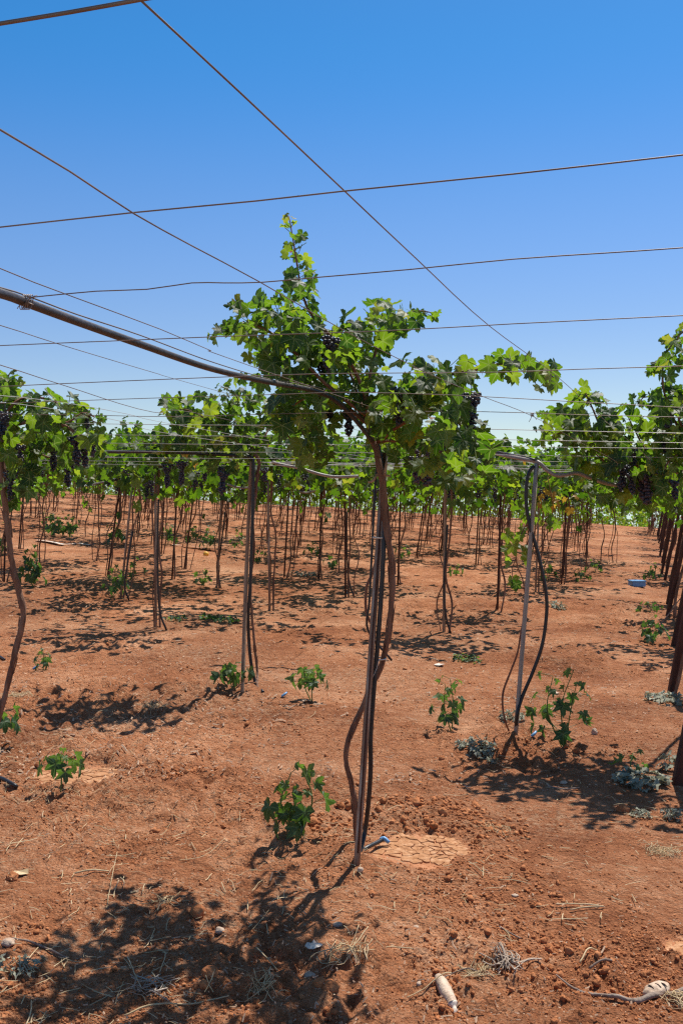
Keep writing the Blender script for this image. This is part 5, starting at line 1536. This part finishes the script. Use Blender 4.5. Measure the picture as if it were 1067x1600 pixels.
tangle(240, 1108, .12, 50, 'straw', 'dry grass mat above the left canopy shadow', 9, .03, .0012, 'grass_mat', 'dry grass', .1)
tangle(415, 1562, .05, 20, 'straw', 'dry stalk tuft in the bottom shadow', 10, .03, .0012, 'grass_mat', 'dry grass', .09)
tangle(770, 1300, .1, 30, 'straw', 'thin dry grass patch right of the cracked mud', 11, .015, .0009, 'grass_mat', 'dry grass', .07)

# ------------------------------------------------------------------ uncountable litter: clods, straw, chips
def scatter(n, r, dmin, dmax, pw=1.0):
    k = r.random(n)
    d = 1.0 / (1.0 / dmax + (1.0 / dmin - 1.0 / dmax) * k ** pw)
    x = d * r.uniform(-.42, .42, n)
    return x, d


r = np.random.default_rng(99)
g = Geo()
x, y = scatter(85000, r, 2.7, 14, 1.0)
dens = np.clip(.35 + 2.2 * vnoise(x, y, .55, 31.0) + 1.2 * vnoise(x, y, .16, 8.0), .05, 1)
for (cx, cy, rr_, dd) in ((.45, 4.92, .42, 1.0), (.7, 4.7, .25, .9), (-.05, 4.75, .22, .7), (-.85, 5.75, .28, .8), (-1.3, 6.2, .3, .7), (-.1, 4.2, .2, .6)):
    dens = np.maximum(dens, dd * np.exp(-(((x - cx) / rr_) ** 2 + ((y - cy) / (rr_ * .8)) ** 2)))
for (mx, my, rx, ry) in MUD:
    q = np.sqrt(((x - mx) / rx) ** 2 + ((y - my) / ry) ** 2); dens = np.maximum(dens, .95 * np.exp(-((q - 1.12) / .22) ** 2))
keep = (r.random(len(x)) < dens) & ((mudmask(x, y) < .8) | (r.random(len(x)) < .12))
x, y = x[keep], y[keep]; n = len(x)
S = np.clip(np.exp(r.normal(-5.75, .55, n)), .0016, .022)
cl = np.zeros(n)
for (cx, cy, rr_) in ((.45, 4.92, .40), (.7, 4.7, .25), (-.05, 4.75, .2), (-.85, 5.75, .25)):
    cl = np.maximum(cl, np.exp(-(((x - cx) / rr_) ** 2 + ((y - cy) / (rr_ * .8)) ** 2)))
S *= 1 + .8 * cl; S = np.where((S > .008) & (cl < .2) & (vnoise(x, y, .7, 41.) + .3 * r.random(n) < .22), S * .4, S)
z = hfull(x, y)
for tm, sel in ((ICO0, S < .0075), (ICO1, S >= .0075)):
    V0, F0 = tm; m = len(V0); k = np.where(sel)[0]
    jit = 1 + r.normal(0, .24, (len(k), m))
    Q = r.normal(0, 1, (len(k), 4)); Q /= np.linalg.norm(Q, axis=1)[:, None]
    w_, a_, b_, c_ = Q.T
    R = np.stack([np.stack([1 - 2 * (b_ * b_ + c_ * c_), 2 * (a_ * b_ - c_ * w_), 2 * (a_ * c_ + b_ * w_)], -1), np.stack([2 * (a_ * b_ + c_ * w_), 1 - 2 * (a_ * a_ + c_ * c_), 2 * (b_ * c_ - a_ * w_)], -1), np.stack([2 * (a_ * c_ - b_ * w_), 2 * (b_ * c_ + a_ * w_), 1 - 2 * (a_ * a_ + b_ * b_)], -1)], -2)
    asp = r.uniform(.7, 1.15, (len(k), 1, 3))
    V = np.einsum('nij,nmj->nmi', R, V0[None] * jit[..., None] * asp) * S[k][:, None, None]
    V += np.stack([x[k], y[k], z[k] + S[k] * .12], 1)[:, None]
    g.add(V.reshape(-1, 3), (F0[None] + (np.arange(len(k)) * m)[:, None, None]).reshape(-1, 3))
o = g.obj('soil_clods', M['clod'], smooth=True)
tag(o, 'loose crumbs and clods of red earth strewn over the soil', 'clods', kind='stuff')


def blades(n, r, dmin, dmax, Lr, wr, mat, name, label, cat, thr=-.1, sc=.8, lift=.006):
    x, y = scatter(n, r, dmin, dmax, 1.0)
    keep = (vnoise(x, y, sc, 17.0) + .35 * vnoise(x, y, .2, 3.0) > thr + r.normal(0, .1, n)) & (mudmask(x, y) < .5)
    x, y = x[keep], y[keep]; n = len(x)
    L_ = np.exp(r.normal(math.log(Lr), .5, n)); a = r.random(n) * 6.283; w = wr * r.uniform(.5, 1.5, n)
    t = np.linspace(-.5, .5, 4)
    bend = r.normal(0, .18, n)
    X = x[:, None] + np.cos(a)[:, None] * L_[:, None] * t - np.sin(a)[:, None] * (L_ * bend)[:, None] * (t ** 2)
    Y = y[:, None] + np.sin(a)[:, None] * L_[:, None] * t + np.cos(a)[:, None] * (L_ * bend)[:, None] * (t ** 2)
    Z = hfull(X, Y) + lift + r.uniform(0, .012, (n, 1)) + r.normal(0, .08, n)[:, None] * L_[:, None] * t
    nx, ny = -np.sin(a)[:, None] * w[:, None], np.cos(a)[:, None] * w[:, None]
    V = np.stack([np.stack([X + nx, Y + ny, Z], -1), np.stack([X, Y, Z + w[:, None] * .9], -1), np.stack([X - nx, Y - ny, Z], -1)], 2)  # n,4,3,3
    idx = np.arange(12).reshape(4, 3)
    Q = [(idx[i, j], idx[i + 1, j], idx[i + 1, j + 1], idx[i, j + 1]) for i in range(3) for j in range(2)]
    g = Geo(); g.add(V.reshape(-1, 3), None, (np.array(Q)[None] + (np.arange(n) * 12)[:, None, None]).reshape(-1, 4))
    tag(g.obj(name, M[mat], smooth=False), label, cat, kind='stuff')


blades(2600, np.random.default_rng(5), 2.8, 22, .05, .0014, 'straw', 'straw_litter', 'bits of dry straw scattered over the soil', 'straw', .12)
blades(4200, np.random.default_rng(6), 2.8, 18, .009, .0022, 'chip', 'leaf_chips', 'pale chips of dry leaf scattered over the soil', 'dry leaves', -.08, 1.2)
blades(4600, np.random.default_rng(7), 5.5, 24, .022, .0045, 'chip', 'dry_leaf_litter', 'dry leaf litter lying between the rows', 'dry leaves', .0, 1.6)
